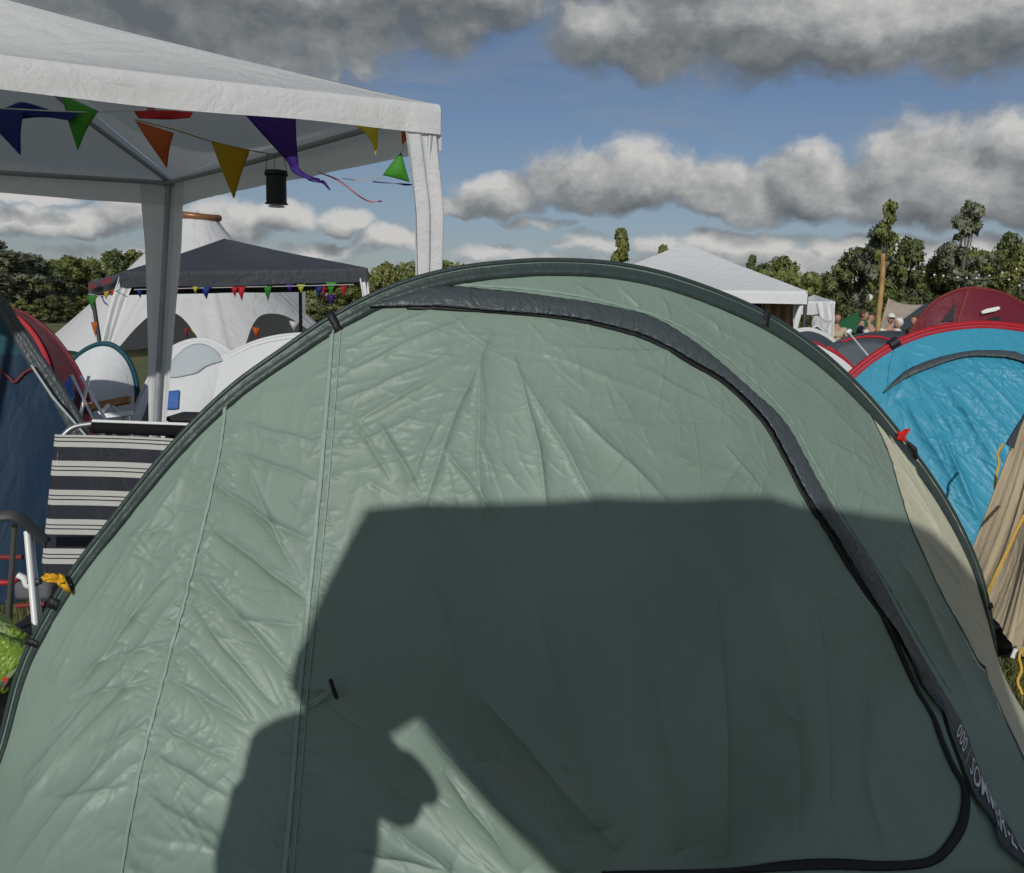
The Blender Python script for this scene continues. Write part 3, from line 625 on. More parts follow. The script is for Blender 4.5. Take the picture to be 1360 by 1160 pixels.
# hook and loop tabs on the sleeve
def sleeve_frame(T_, px, py):
    h_ = None; best = 9e9
    for ph in np.linspace(0.02, math.pi - .02, 800):
        Rr = float(T_.Rf(ph)); p = T_.O + (T_.uc + math.cos(ph) * Rr) * T_.e + np.array([0, 0, math.sin(ph) * Rr]); d = p - CAM
        x = 680 + FPX * np.dot(d, rt) / np.dot(d, fw); y = 580 - FPX * np.dot(d, up) / np.dot(d, fw); q = (x - px) ** 2 + (y - py) ** 2
        if q < best: best = q; h_ = (ph, Rr, p)
    ph, Rr, p = h_; rad = math.cos(ph) * T_.e + np.array([0, 0, math.sin(ph)]); tan = -math.sin(ph) * T_.e + np.array([0, 0, math.cos(ph)])
    return ph, p, rad, tan
def tab(px, py, wid, length, name='hook_tab', m_=None):
    ph, p, rad, tan = sleeve_frame(GT, px, py); fl_ = length
    prof = [(.013, -.006), (.0145, .004), (.008, .0145), (-.004, .017), (-fl_ * .5, None), (-fl_, None)]
    V = []
    for sgn in (-1, 1):
        for a, w in prof:
            if w is None:
                Rr = float(GT.Rf(ph)) + a; u = GT.uc + math.cos(ph) * Rr; z = math.sin(ph) * Rr; w = float(GT.wz(np.array(u), np.array(z))) + .009
            V.append(p + rad * a + GT.n * w + tan * sgn * wid / 2)
    k = len(prof); F = [[i, i + 1, k + i + 1, k + i] for i in range(k - 1)]
    o = mesh_obj(name, V, F, m_ or M['black'], gt); sm = o.modifiers.new('solid', 'SOLIDIFY'); sm.thickness = .003; sm.offset = 1
    return o
tab(440, 424, .024, .042); tab(1015, 421, .022, .044); tab(44, 853, .02, .02); tab(1310, 806, .016, .02); tab(70, 800, .03, .018)
# knotted guy lines tied to the sleeve
def knot(px, py, mat_, seed, name, label, spread, wing=None):
    r_ = random.Random(seed); ph, p, rad, tan = sleeve_frame(GT, px, py); c = p + rad * (.012 if px < 680 else -.022) + GT.n * (.026 if px < 680 else .034)
    root = thing(name, c, label, 'cord')
    mb = MB()
    for k in range(9):
        o_ = rad * r_.uniform(-.2, 1.5) * spread + tan * r_.uniform(-.8, .8) * spread * .5 + GT.n * r_.uniform(-.2, .6) * spread
        a = c + tan * r_.uniform(-.006, .006); ax = np.array([r_.uniform(-1, 1) for _ in range(3)]) * .011
        pts = smooth_poly([a, a + o_ * .5 + ax, a + o_, a + o_ * .6 - ax, a], 5); mb.tube(pts, .0042, 6)
    mb.tube([c - tan * .012, c + rad * .002, c + tan * .012], [.006, .0095, .006], 8)
    mb.obj('cord_loop', mat_, root)
    if wing is not None:
        tip, s_ = wing
        q = c + tip[0] * rad + tip[1] * tan
        V = [c + tan * .014 + GT.n * .006, c - tan * .012 + GT.n * .006, q - tan * .003 + GT.n * .012, q + tan * .004 + GT.n * .012, c + rad * -.018 + GT.n * .02]
        o = mesh_obj('cord_tail', V, [[0, 4, 3], [4, 1, 2], [4, 2, 3]], mat_, root); sm = o.modifiers.new('solid', 'SOLIDIFY'); sm.thickness = .003
    return root
_, p, rad, tan = sleeve_frame(GT, 1208, 600)
MB().tube([p + tan * .05 + GT.n * .024 - rad * .012, p + tan * .02 + GT.n * .034 - rad * .010, p - tan * .02 + GT.n * .024 - rad * .016], [.007, .011, .005], 8).obj('guyline_buckle', M['black'], gt)
knot(86, 766, M['yellow'], 3, 'guyline', 'yellow bundled guy line tied to the left side of the green tent', .030, wing=((-.04, .024), 1))
knot(1196, 572, M['redcord'], 8, 'guyline', 'red bundled guy line tied to the right side of the green tent', .030)

# ------------------------------------------------------------------ gazebos
def bez(a, b, c, t): return (1 - t) ** 2 * a + 2 * t * (1 - t) * b + t * t * c
def gazebo(name, label, corners, peak, val, matc, polem, curtain=None, sag=.06, poler=.015, cat='gazebo', group=None, seed=0, cmat=None, feet=None, rails=True, nu=60, nv=24, val_scale=None):
    C_ = [np.array(c, float) for c in corners]; Pk = np.array(peak, float)
    root = thing(name, (sum(c[0] for c in C_) / 4, sum(c[1] for c in C_) / 4, 0), label, cat, group)
    ctr = sum(C_) / 4
    for i in range(4):
        a, b = C_[i], C_[(i + 1) % 4]
        inward = ctr - (a + b) / 2; inward[2] = 0; inward /= np.linalg.norm(inward)
        def roof(s_, t_, a=a, b=b, i=i, inward=inward):
            e = lerp(a, b, s_) + inward * (.06 * math.sin(math.pi * s_)) ; e[2] -= .008 * math.sin(math.pi * s_)
            p = lerp(e, Pk, t_); p[2] -= sag * math.sin(math.pi * t_) ** 1 * (1.0 - .35 * math.cos(2 * math.pi * s_)) * (.5 + .9 * math.sin(math.pi * s_))
            p[2] += .014 * float(fbm(s_ * 9 + i * 5 + seed, t_ * 4, 3)) * (1 - t_) * min(1, t_ * 8)
            return p
        grid_obj('roof_panel', roof, nu, nv, matc, root)
        vs = val if val_scale is None else val_scale[i]
        def valn(s_, t_, a=a, b=b, i=i, inward=inward, vs=vs):
            e = lerp(a, b, s_) + inward * (.06 * math.sin(math.pi * s_)); e[2] -= .008 * math.sin(math.pi * s_)
            out_ = -inward * (.012 * math.sin(min(t_ * 5, 1) * math.pi * .5) + .02 * float(fbm(s_ * 14 + i * 3 + seed, t_ * 1.2, 3)) * t_ * math.sin(math.pi * s_) ** .3)
            e = e + out_; e[2] -= vs * t_ * (1 + .10 * float(vnoise(s_ * 6 + i, 2))); return e
        grid_obj('valance', valn, nu, 8, matc, root)
        if rails:
            dn = np.array([0, 0, -.035]); MB().tube([a + dn + inward * .05, lerp(a, b, .5) + dn * 2.0 + inward * .12, b + dn + inward * .05], poler * .8, 8).obj('eave_rail', polem, root)
            MB().tube([a + dn, lerp(a, Pk, .5) + dn * 1.6 - np.array([0, 0, sag * .6]), Pk + dn * 2], poler * .8, 8).obj('rafter', polem, root)
        ft = feet[i] if feet else (a[0], a[1], 0)
        top = a + np.array([0, 0, -.01]); inn = ctr - a; inn[2] = 0; inn /= np.linalg.norm(inn)
        MB().tube([top + inn * .03, lerp(top, ft, .5) + inn * .03, np.array(ft) + inn * .03], poler, 10).obj('leg', polem, root)
        if curtain and i in curtain:
            wt, wb, fold = curtain[i]
            b1 = C_[(i + 1) % 4] - a; b0 = C_[(i - 1) % 4] - a; b1[2] = 0; b0[2] = 0; b1 /= np.linalg.norm(b1); b0 /= np.linalg.norm(b0)
            def cur(s_, t_, top=top, ft=np.array(ft, float), b1=b1, b0=b0, wt=wt, wb=wb, fold=fold, i=i):
                p = lerp(top + np.array([0, 0, -.02]), ft + np.array([0, 0, .05]), t_); w = wt * (1 - t_) ** 1.4 + wb
                q = (s_ - .5) * 2; d = (b1 if q > 0 else b0); nrm = -(b0 + b1)
                return p + d * abs(q) * w - nrm * .012 + nrm * (.030 * min(1, t_ * 6) + fold * math.sin(s_ * 26 + 2 * t_) * (.4 + .6 * min(1, t_ * 4)) + fold * .6 * float(fbm(s_ * 6, t_ * 5 + i, 2)))
            grid_obj('leg_sleeve', cur, 48, 40, cmat or matc, root)
    return root
C1 = at(583, 139, 3.50); C2 = at(229, 237, 5.30)
C4 = np.array([-2.95, 2.50, C1[2] + .05]); C3 = np.array([-4.8, 4.4, C2[2] + .05])
pk = at(-70, -22, 3.95)
f1 = gnd(540, 742); f1 = np.array([C1[0] - .08, C1[1] + .02, 0]); f2 = at(200, 640, 5.30); f2[2] = 0
gazebo('gazebo', 'large white gazebo hung with bunting, reaching in from the top left', [C1, C4, C3, C2], pk, .15, M['white_pe'], M['grey_pole'],
       curtain={0: (.075, .055, .008), 3: (.13, .045, .004)}, sag=.055, poler=.017, feet=[f1, (C4[0], C4[1], 0), (C3[0], C3[1], 0), f2], nu=110, nv=40, val_scale=[.112, .15, .155, .165])
# a tie with a knob at the near corner
kp = at(585, 191, 3.62); MB().tube([at(548, 175, 3.60), at(565, 181, 3.58), kp], .003, 6).obj('gazebo_tie', M['white_paint']); 
o = bpy.data.objects['gazebo_tie']; tag(o, 'white cord tie wrapped round the near corner of the big white gazebo', 'cord')

def flag(parent, pts, Y, col, nm='flag', bow=.012):
    """triangle or quad flag from pixels (top-left, top-right, tip...) with a gentle belly"""
    P_ = [at(x, y, Y) for x, y in pts]
    if len(P_) == 3:
        a, b, c = P_
        fn = lambda s_, t_: lerp(lerp(a, b, s_), c, t_ * .985) + np.array([0, -bow * math.sin(math.pi * s_) * (1 - t_ * .6) - bow * .8 * math.sin(t_ * 4), 0])
        o = grid_obj(nm, fn, 8, 10, M['f_' + col], parent)
    else:
        k = len(P_) // 2; A = smooth_poly(P_[:k], 5); Bq = smooth_poly(P_[k:], 5); n_ = min(len(A), len(Bq))
        def fn(s_, t_):
            i = t_ * (n_ - 1); j = int(min(i, n_ - 2)); f = i - j
            return lerp(lerp(A[j], A[j + 1], f), lerp(Bq[j], Bq[j + 1], f), s_) + np.array([0, bow * math.sin(t_ * 9 + s_ * 2), 0])
        o = grid_obj(nm, fn, 4, n_ * 2, M['f_' + col], parent)
    sm = o.modifiers.new('solid', 'SOLIDIFY'); sm.thickness = .0012
    return o
def string(parent, pts, r, m_, nm='string'): return MB().tube(smooth_poly(pts, 6), r, 5).obj(nm, m_, parent)
YB = 3.55
b1 = thing('bunting', at(0, 148, YB), 'string of large coloured pennants along the near edge of the big white gazebo', 'bunting')
string(b1, [at(-60, 140, 3.2), at(0, 144, 3.3), at(110, 149, 3.4), at(180, 147, YB), at(320, 149, YB), at(460, 162, 3.56), at(545, 174, 3.58)], .0028, M['f_white'])
flag(b1, [(-30, 142), (33, 146), (26, 206)], 3.36, 'navy'); flag(b1, [(-5, 143), (60, 146), (103, 149), (-5, 160), (35, 164), (60, 157), (96, 161)][:0] or [(-6, 144), (40, 146), (103, 150), (-6, 164), (55, 156), (96, 161)], 3.38, 'navy', bow=.004)
flag(b1, [(6, 143), (30, 136), (64, 145), (8, 146), (34, 147), (62, 147)], 3.4, 'navy', bow=.003)
flag(b1, [(83, 126), (131, 148), (102, 199)], 3.42, 'green'); flag(b1, [(178, 148), (215, 147), (256, 149), (183, 157), (215, 159), (253, 157)], YB, 'red', bow=.004); flag(b1, [(193, 147), (206, 147), (203, 137)], YB, 'pink', bow=.002)
flag(b1, [(324, 151), (393, 153), (397, 232)], YB - .02, 'purple', bow=.012); flag(b1, [(381, 212), (388, 228), (404, 237), (424, 241), (396, 214), (398, 224), (408, 232), (426, 238)], YB - .02, 'purple', bow=.004)
flag(b1, [(461, 163), (480, 172), (494, 190), (499, 208), (501, 166), (502, 180), (501, 194), (499, 208)], YB, 'yellow', bow=.004); flag(b1, [(533, 175), (551, 176), (534, 192)], YB + .03, 'orange', bow=.002)
b2 = thing('bunting', at(180, 160, 4.1), 'second string of pennants, orange and gold, hanging inside the big white gazebo', 'bunting')
string(b2, [at(178, 159, 4.0), at(230, 172, 4.1), at(281, 188, 4.2), at(333, 200, 4.3), at(400, 212, 4.5)], .003, M['f_gold'])
flag(b2, [(180, 161), (231, 177), (221, 223)], 4.02, 'orange'); flag(b2, [(281, 189), (332, 201), (310, 264)], 4.2, 'gold')
b3 = thing('bunting', at(534, 190, 3.6), 'tattered torn pennant strips trailing by the near corner of the big white gazebo', 'bunting')
string(b3, [at(537, 178, 3.62), at(534, 202, 3.62), at(511, 233, 3.62), at(480, 240, 3.7), at(455, 237, 3.75)], .0018, M['f_white'])
flag(b3, [(533, 202), (508, 233), (544, 242)], 3.60, 'green', bow=.012)
flag(b3, [(420, 228), (445, 236), (465, 250), (480, 262), (492, 267), (507, 268), (425, 230), (448, 240), (468, 255), (482, 265), (494, 269), (507, 266)], 3.7, 'pink', bow=.006)
flag(b3, [(495, 241), (520, 243), (540, 247), (556, 243), (495, 242), (520, 244), (540, 244), (556, 246)], 3.64, 'navy', bow=.004)
flag(b3, [(405, 236), (420, 241), (430, 240), (439, 252), (410, 240), (422, 243), (428, 244), (438, 253)], 3.66, 'purple', bow=.004)
# lantern
lc = at(367, 250, 4.0); ln = thing('camping_lantern', lc, 'black cylindrical camping lantern hanging inside the big white gazebo', 'lantern')
z_ = np.array([0, 0, 1.0])
MB().tube([lc - z_ * .068, lc - z_ * .07, lc - z_ * .062, lc + z_ * .05, lc + z_ * .056, lc + z_ * .075], [.050, .053, .045, .044, .052, .048], 24).obj('lantern_body', M['black'], ln)
MB().tube([lc - z_ * .083, lc - z_ * .0785], .036, 20).obj('lens', M['grey_pole'], ln)
MB().tube([lc + np.array([-.05, 0, .06]), lc + np.array([-.035, 0, .15]), at(364, 206, 4.05)], .0016, 5).tube([lc + np.array([.05, 0, .06]), lc + np.array([.035, 0, .15]), at(366, 206, 4.05)], .0016, 5).tube([lc + np.array([0, -.03, .07]), at(365, 206, 4.05)], .0012, 5).obj('hanging_wire', M['black'], ln)

# dark gazebo
def topz(px, py, Y): return at(px, py, Y)
d0 = at(161, 361, 11.3); d1 = at(488, 356, 12.6); d3 = at(118, 375, 13.6); d2 = at(400, 372, 15.2)
dpk = at(298, 317, 13.2)
ftd = [gnd(122, 600), (d1[0], d1[1], 0), (d2[0], d2[1], 0), (d3[0] + .2, d3[1], 0)]
ftd[0] = at(116, 565, 11.3); ftd[0][2] = 0
dg_ = gazebo('gazebo', 'dark grey gazebo with white legs and small bunting, in front of the white marquee', [d0, d1, d2, d3], dpk, .20, M['dark_pe'], M['dark_steel'], curtain={0: (.10, .08, .008), 1: (.06, .06, .008), 3: (.03, .05, .006)}, sag=.05, poler=.03, feet=ftd, cmat=M['white_nylon'])
# red print on the side valance
b4 = thing('bunting', at(160, 384, 10.6), 'row of small faded pennants under the front edge of the dark grey gazebo', 'bunting')
string(b4, [at(178, 385, 10.55), at(300, 382, 11.0), at(400, 380, 11.3), at(470, 378, 11.5)], .006, M['f_white'])
for x, y, w, h, c in [(186, 384, 10, 12, 'navy'), (234, 382, 10, 14, 'red'), (260, 381, 8, 10, 'lime'), (274, 381, 14, 17, 'navy'), (312, 381, 10, 14, 'red'), (321, 381, 12, 19, 'red'), (356, 380, 12, 20, 'dgreen'), (385, 377, 12, 12, 'purple'), (400, 378, 12, 12, 'lime'), (424, 380, 12, 14, 'navy'), (430, 378, 6, 20, 'red'), (440, 375, 16, 16, 'green'), (440, 392, 10, 16, 'purple'), (456, 378, 10, 18, 'red')]:
    flag(b4, [(x - w / 2, y), (x + w / 2, y), (x, y + h)], 10.6 + (x - 180) / 300, c, bow=.02)
b5 = thing('bunting', at(120, 392, 12.0), 'red and green pennants dangling at the left end of the dark grey gazebo', 'bunting')
string(b5, [at(118, 391, 12.3), at(140, 393, 12), at(160, 384, 11)], .006, M['f_white'])
flag(b5, [(116, 392), (130, 392), (122, 412)], 12.2, 'dgreen'); flag(b5, [(146, 386), (156, 384), (152, 394)], 11.5, 'red'); flag(b5, [(133, 393), (136, 398), (140, 404), (144, 407), (136, 393), (139, 400), (142, 404), (146, 408)], 12, 'navy'); flag(b5, [(138, 388), (146, 387), (141, 398)], 11.8, 'gold')
flag(b5, [(121, 428), (130, 428), (127, 448)], 12.1, 'orange')
redm = mat('faded_red_print', (.22, .05, .06), .7, .2, dirt=(16, .9, (.05, .05, .06)))
for q in (((.12, .06), (.40, .05), (.40, .13), (.12, .14)), ((.55, .05), (.88, .04), (.88, .12), (.55, .13))): mesh_obj('valance_print', [lerp(d3, d0, a) + np.array([-.05, -.03, -z]) for a, z in q], [[0, 1, 2, 3]], redm, dg_, smooth=False)

# right side gazebos
w0 = at(1073, 387, 14.0); w1 = at(1062, 400, 18.0); wl = at(760, 390, 14.6); wpk = at(910, 323, 15.6); wb = at(800, 385, 18.3)
w0[2] = wl[2] = w1[2] = wb[2] = w0[2]
wb = w1 + (wl - w0); wpk = (w0 + w1 + wl + wb) / 4; pz = at(910, 323, wpk[1]); wpk = np.array([pz[0], pz[1], pz[2]])
g2 = gazebo('gazebo', 'white pointed gazebo with brown side wall, behind the crest of the green tent', [w0, w1, wb, wl], wpk, .20, M['white_nylon'], M['dark_steel'], sag=.04, poler=.03, feet=[(w0[0], w0[1], 0), (w1[0], w1[1], 0), (wb[0], wb[1], 0), (wl[0], wl[1], 0)])
ba_, bb_ = at(1012, 400, 15.0), at(1056, 402, 15.0)
def brw(s_, t_):
    p = lerp(ba_, bb_, s_); p = p + np.array([.12 * t_ * t_ * (1 if s_ > .5 else 0), .05 * math.sin(s_ * 22) + .1 * s_, 0]); p[2] -= t_ * (.75 + .12 * s_); return p
tag(grid_obj('windbreak', brw, 40, 10, M['brown'], solid=.01), 'brown cloth side wall hanging under the white pointed gazebo', 'cloth wall')
mb = MB(); mb.box(at(1000, 405, 15.3) , (.32, .05, .7)); tag(mb.obj('chest', M['slate'], bevel=.01), 'dark panel standing left of the brown side wall under the white gazebo', 'panel')
e0 = at(1108, 400, 17.0); e1 = at(1052, 392, 17.5); e2 = at(1060, 396, 20.5); e3 = at(1120, 398, 20.0)
tz = e0[2]; e1[2] = tz; e2[2] = tz; e3[2] = tz; e3 = e0 + (e2 - e1)
epk = (e0 + e1 + e2 + e3) / 4; epk[2] += .16
gazebo('gazebo', 'small white gazebo with white fabric legs, right of the pointed white gazebo', [e1, e0, e3, e2], epk, .26, M['white_nylon'], M['white_paint'], curtain={1: (.25, .08, .02), 0: (.2, .08, .02)}, sag=.03, poler=.03)
# white sheets / table under it
def dome(name, label, c, rx, ry, rz, m_, cat, group=None):
    root = thing(name, (c[0], c[1], 0), label, cat, group)
    return root
# ------------------------------------------------------------------ other tents
def tent2(name, label, arch, Y, ang, B, Bb, matf, sleeve=None, sr=.012, sf=.03, nph=160, nr=60, ptop=1.5, extra=None, folds=None, classes=None, names=None, X0=None):
    T_ = Tent(arch, (0 if X0 is None else X0, Y), ang, B, Bb, ptop=ptop, pside=2.5, ph=18)
    rg = np.random.default_rng(hash(label) % 1000 if False else len(label)); sd = rg.uniform(0, 50)
    T_.folds = (folds(T_) if folds else None) or (lambda u, z: .03 * fbm(u * 2.0 + sd, z * 1.5, 4) * np.clip((1 - np.hypot(np.maximum(z, 0), u - T_.uc) / T_.Rf(np.arctan2(np.maximum(z, 0), u - T_.uc))) * 6, 0, 1))
    root = T_.root(name, label, 'tent')
    if classes is None: T_.surface('fly_front', nph, nr, matf, root)
    else: T_.surface(names, nph, nr, matf, root, classes=lambda u, z: classes(T_, u, z))
    T_.surface('fly_rear', nph // 2, nr // 2, matf if classes is None else matf[0], root, back=True)
    if sleeve is not None: T_.sleeve(sleeve, root, r=sr, flap=sf, n=160)
    return T_, root
# bright blue tent
def blue_folds(T_):
    L = [(1215, 500, 1290, 600, 60, 22, 1), (1240, 490, 1330, 640, 70, 26, -1), (1225, 530, 1300, 690, 60, 22, 1), (1262, 490, 1350, 600, 50, 20, 1), (1200, 530, 1270, 650, 50, 18, -1), (1290, 486, 1360, 560, 50, 18, 1), (1210, 470, 1190, 530, 30, 10, 1), (1250, 580, 1300, 700, 60, 22, -1), (1300, 560, 1340, 640, 50, 18, 1), (1320, 480, 1400, 540, 40, 14, -1)]
    RG = [(1190, 490, 1360, 720, 50, 12, 130, 20, 90, 7), (1240, 480, 1400, 600, 30, 20, 70, 20, 60, 6), (1140, 450, 1400, 470, 10, 20, 20, 15, 40, 4)]
    return make_folds(T_, L, 0, RG, 77, wsc=1.6)
BT, bt = tent2('dome_tent', 'bright blue tent with red pole sleeve and black door arc, right of the green tent', [(985, 850), (995, 770), (1020, 670), (1060, 585), (1105, 522), (1135, 492), (1165, 469), (1200, 450), (1240, 437), (1290, 430), (1340, 432), (1395, 443), (1450, 466), (1510, 510), (1560, 575), (1600, 670), (1625, 770), (1632, 855)], 6.4, 0.03, .8, .7, M['blue'], M['red'], .022, .036, nph=560, nr=240, folds=blue_folds)
BT.ribbon('door_arc', [(1174, 521), (1195, 500), (1225, 483), (1270, 470), (1310, 466), (1350, 470), (1400, 490), (1450, 530)], [(1174, 524), (1200, 507), (1230, 493), (1275, 478), (1310, 476), (1350, 482), (1395, 503), (1440, 540)], .01, .03, .004, M['flap'], bt, prof=lambda t_: .012 * math.sin(3.14 * t_))
ph, p, rad, tan = sleeve_frame(BT, 1187, 458); MB().tube([p - tan * .035 + BT.n * .01, p + tan * .035 + BT.n * .01], .042, 10).obj('hook_tab', M['black'], bt)
BT.strip('seam', [(1190, 462), (1183, 490), (1180, 515)], .02, .004, .003, M['blue'], bt)
# maroon tent
MT, mt_ = tent2('dome_tent', 'maroon dome tent with dark triangular vents, behind the bright blue tent', [(1180, 520), (1196, 468), (1215, 432), (1235, 406), (1258, 391), (1286, 383), (1318, 386), (1348, 397), (1378, 420), (1402, 455), (1420, 520)], 9.0, 0.0, .7, .7, M['maroon'], M['redtrim'], .016, .02)
MT.strip('seam', [(1286, 384), (1281, 400), (1272, 430), (1268, 450)], .03, .01, .01, M['redtrim'], mt_)
for pts in ([(1268, 403), (1250, 428), (1266, 427)], [(1305, 428), (1322, 421), (1327, 429)]):
    q = [MT.hit(*x) for x in pts]; V = [MT.S(a[0:1], a[1:2], .02)[0] for a in q]; o = mesh_obj('vent', V, [[0, 1, 2]], M['black'], mt_, False)
    o.modifiers.new('s', 'SOLIDIFY').thickness = .02
q = [MT.hit(*x) for x in ((1300, 417), (1306, 414), (1322, 411), (1324, 414), (1318, 417), (1302, 420))]; o = mesh_obj('vent_lip', [MT.S(a[0:1], a[1:2], .04)[0] for a in q], [[0, 1, 2, 3, 4, 5]], M['white_paint'], mt_, False); o.modifiers.new('s', 'SOLIDIFY').thickness = .02
# slate tent with red piping
ST, st_ = tent2('dome_tent', 'low slate grey tent edged with red piping, below the seated people', [(1072, 540), (1082, 485), (1100, 462), (1125, 449), (1155, 443), (1190, 441), (1222, 449), (1250, 470), (1270, 540)], 9.4, 0, .6, .6, M['slate'], M['slate'], .014, .02)
ST.strip('piping', [(1117, 455), (1135, 450), (1160, 448), (1180, 452), (1190, 458)], .02, .012, .01, M['red'], st_)
ST.ribbon('window', [(1108, 462), (1130, 455), (1160, 453), (1184, 459)], [(1130, 487), (1140, 489), (1150, 489), (1160, 480)], .004, .004, .004, M['slate_l'], st_)
ST.strip('piping', [(1098, 461), (1115, 472), (1128, 484), (1138, 498)], .03, .014, .01, M['red'], st_)
ST.ribbon('side_panel', [(1074, 452), (1096, 462), (1114, 474), (1128, 488)], [(1070, 470), (1090, 478), (1110, 490), (1124, 500)], .05, .05, .004, M['white_nylon'], st_) if False else None
WT, wt_ = tent2('dome_tent', 'low white tent just showing over the right shoulder of the green tent', [(1010, 600), (1020, 510), (1045, 462), (1078, 455), (1100, 464), (1122, 478), (1140, 496), (1152, 520), (1160, 600)], 8.0, 0, .4, .4, M['white_nylon'], M['red'], .012, .012)
GT3, g3_ = tent2('dome_tent', 'low charcoal tent with pale arc beside the post of the white gazebo', [(1020, 520), (1030, 465), (1050, 443), (1075, 437), (1100, 447), (1115, 465), (1125, 520)], 11.0, 0, .6, .5, M['slate'], M['white_nylon'], .02, .03)
# guy line with white tensioner in front of the slate tent
t0, t1 = at(1128, 443, 8.3), at(1156, 476, 7.6)
gl = thing('guyline', t0, 'white guy line with pale cone tip crossing the slate grey tent', 'cord')
MB().tube([t0, t1, at(1190, 520, 7.0)], .008, 6).obj('cord', M['white_paint'], gl)
MB().tube([at(1126, 438, 8.3), at(1127, 441, 8.3), t0, at(1130, 447, 8.3)], [.028, .036, .02, .01], 12).obj('cone_tip', M['white_paint'], gl)

# beige pyramid tent at right edge
Lf = at(1270, 790, 3.8); Ft = at(1357, 872, 3.35); Tp = at(1430, 367, 3.75); Rt = np.array([3.1, 3.7, 0.12])
bg_ = thing('pyramid_tent', (2.9, 4.4, 0), 'beige canvas tent with yellow rope at the right edge of the photo', 'tent')
def panel(a, b, c, sd):
    nrm = np.cross(b - a, c - a); nrm /= np.linalg.norm(nrm)
    if nrm[1] > 0: nrm = -nrm
    def fn(s_, t_):
        p = lerp(lerp(a, b, s_), c, t_); hem = .05 * math.sin(math.pi * s_) * (1 - t_) ** 6
        k = float(fbm(s_ * 7 + sd, t_ * .9 + sd, 3)); q = .035 * k * (1 - t_) ** .5 * min(1, 4 * s_ + .2) - .10 * math.sin(math.pi * s_) * math.sin(math.pi * min(t_ * 1.4, 1)) * .5
        p = p + nrm * q; p[2] += hem; return p
    return fn
def pleat(s_, t_):
    p = panel(Lf, Ft, Tp, 3)(s_, t_); f = max(0, 1 - t_ * 3.2)
    p = p + np.array([.3, -.9, 0]) * (.007 * math.sin(20 * s_ ** 2.2) * f + .010 * float(fbm(s_ * 11, t_ * 1.2 + 4, 2)) * f) ; return p
grid_obj('canvas_panel', pleat, 110, 90, M['beige'], bg_); grid_obj('canvas_panel', panel(Ft, Rt, Tp, 9), 60, 60, M['beige'], bg_)
Bk = np.array([2.6, 6.0, 0]); grid_obj('canvas_panel', panel(Rt, Lf + np.array([.9, .75, 0]), Tp, 20), 30, 30, M['beige'], bg_); grid_obj('canvas_panel', panel(Lf + np.array([.9, .75, 0]), Lf, Tp, 25), 30, 30, M['beige'], bg_)
MB().tube([lerp(Lf, Tp, i / 20) for i in range(21)], .006, 6).obj('hem_cord', M['beige'], bg_)
def rope(pts, r=.008, name='rope', m_=M['yellow_rope'], parent=None):
    P_ = smooth_poly(pts, 14); mb = MB()
    for k in (0, 1, 2):
        q = []
        for i, p in enumerate(P_):
            a = i * .95 + k * 2.094; q.append(p + np.array([math.cos(a) * r * .55, 0, math.sin(a) * r * .55]))
        mb.tube(q, r * .55, 5)
    return mb.obj(name, m_, parent)
Yr = 3.9
tag(rope([at(1395, 640, 3.30), at(1360, 686, 3.30), at(1335, 738, 3.30), at(1322, 765, 3.30), at(1310, 792, 3.32)], .007), 'yellow twisted rope slanting across the lower beige tent', 'rope')
tag(rope([at(1332, 590, 5.15), at(1325, 604, 5.1), at(1327, 615, 5.05), at(1322, 640, 5.0), at(1323, 665, 4.95)], .009), 'frayed yellow rope hanging in front of the bright blue tent', 'rope')
tag(rope([at(1362, 858, 3.30), at(1354, 872, 3.30), at(1357, 890, 3.28), at(1352, 905, 3.26), at(1358, 922, 3.24)], .006), 'loose yellow rope end hanging from the beige tent peg to the grass', 'rope')
ck = [at(1362, 548, 3.75), at(1352, 572, 3.75), at(1345, 596, 3.75), at(1335, 590, 3.75), at(1348, 568, 3.75)]
o = mesh_obj('corner_patch', ck, [[0, 1, 2, 3, 4]], M['slate'], bg_, False); o.modifiers.new('s', 'SOLIDIFY').thickness = .01
# black bag under the beige tent
bc = gnd(1352, 893); bgc = np.array([bc[0] + .14, bc[1] + .25, .07])
V = []; nn, mm = 28, 16
for j in range(mm + 1):
    for i in range(nn):
        a = 2 * math.pi * i / nn; b_ = math.pi * (j / mm - .5); r_ = 1 + .35 * float(fbm(math.cos(a) * 1.5 + 5, math.sin(a) * 1.5 + b_ * 1.6 + 5, 3))
        V.append(bgc + np.array([.30 * math.cos(a) * math.cos(b_) * r_, .20 * math.sin(a) * math.cos(b_) * r_, .085 * math.sin(b_) * r_]))
F = [[j * nn + i, j * nn + (i + 1) % nn, (j + 1) * nn + (i + 1) % nn, (j + 1) * nn + i] for j in range(mm) for i in range(nn)]
br = thing('duffel_bag', bgc * [1, 1, 0], 'crumpled black bag on the grass under the hem of the beige tent', 'bag')
mesh_obj('bag_body', V, F, mat('black_bag_nylon', (.018, .02, .028), .4, .5, bumps=((18, .012, 'ridge', (1, 1, 1)),)), br)
MB().quadbox(at(1345, 874, 3.33), at(1350, 862, 3.33), .02, .006, (0, -1, 0)).obj('strap_label', M['white_paint'], br)

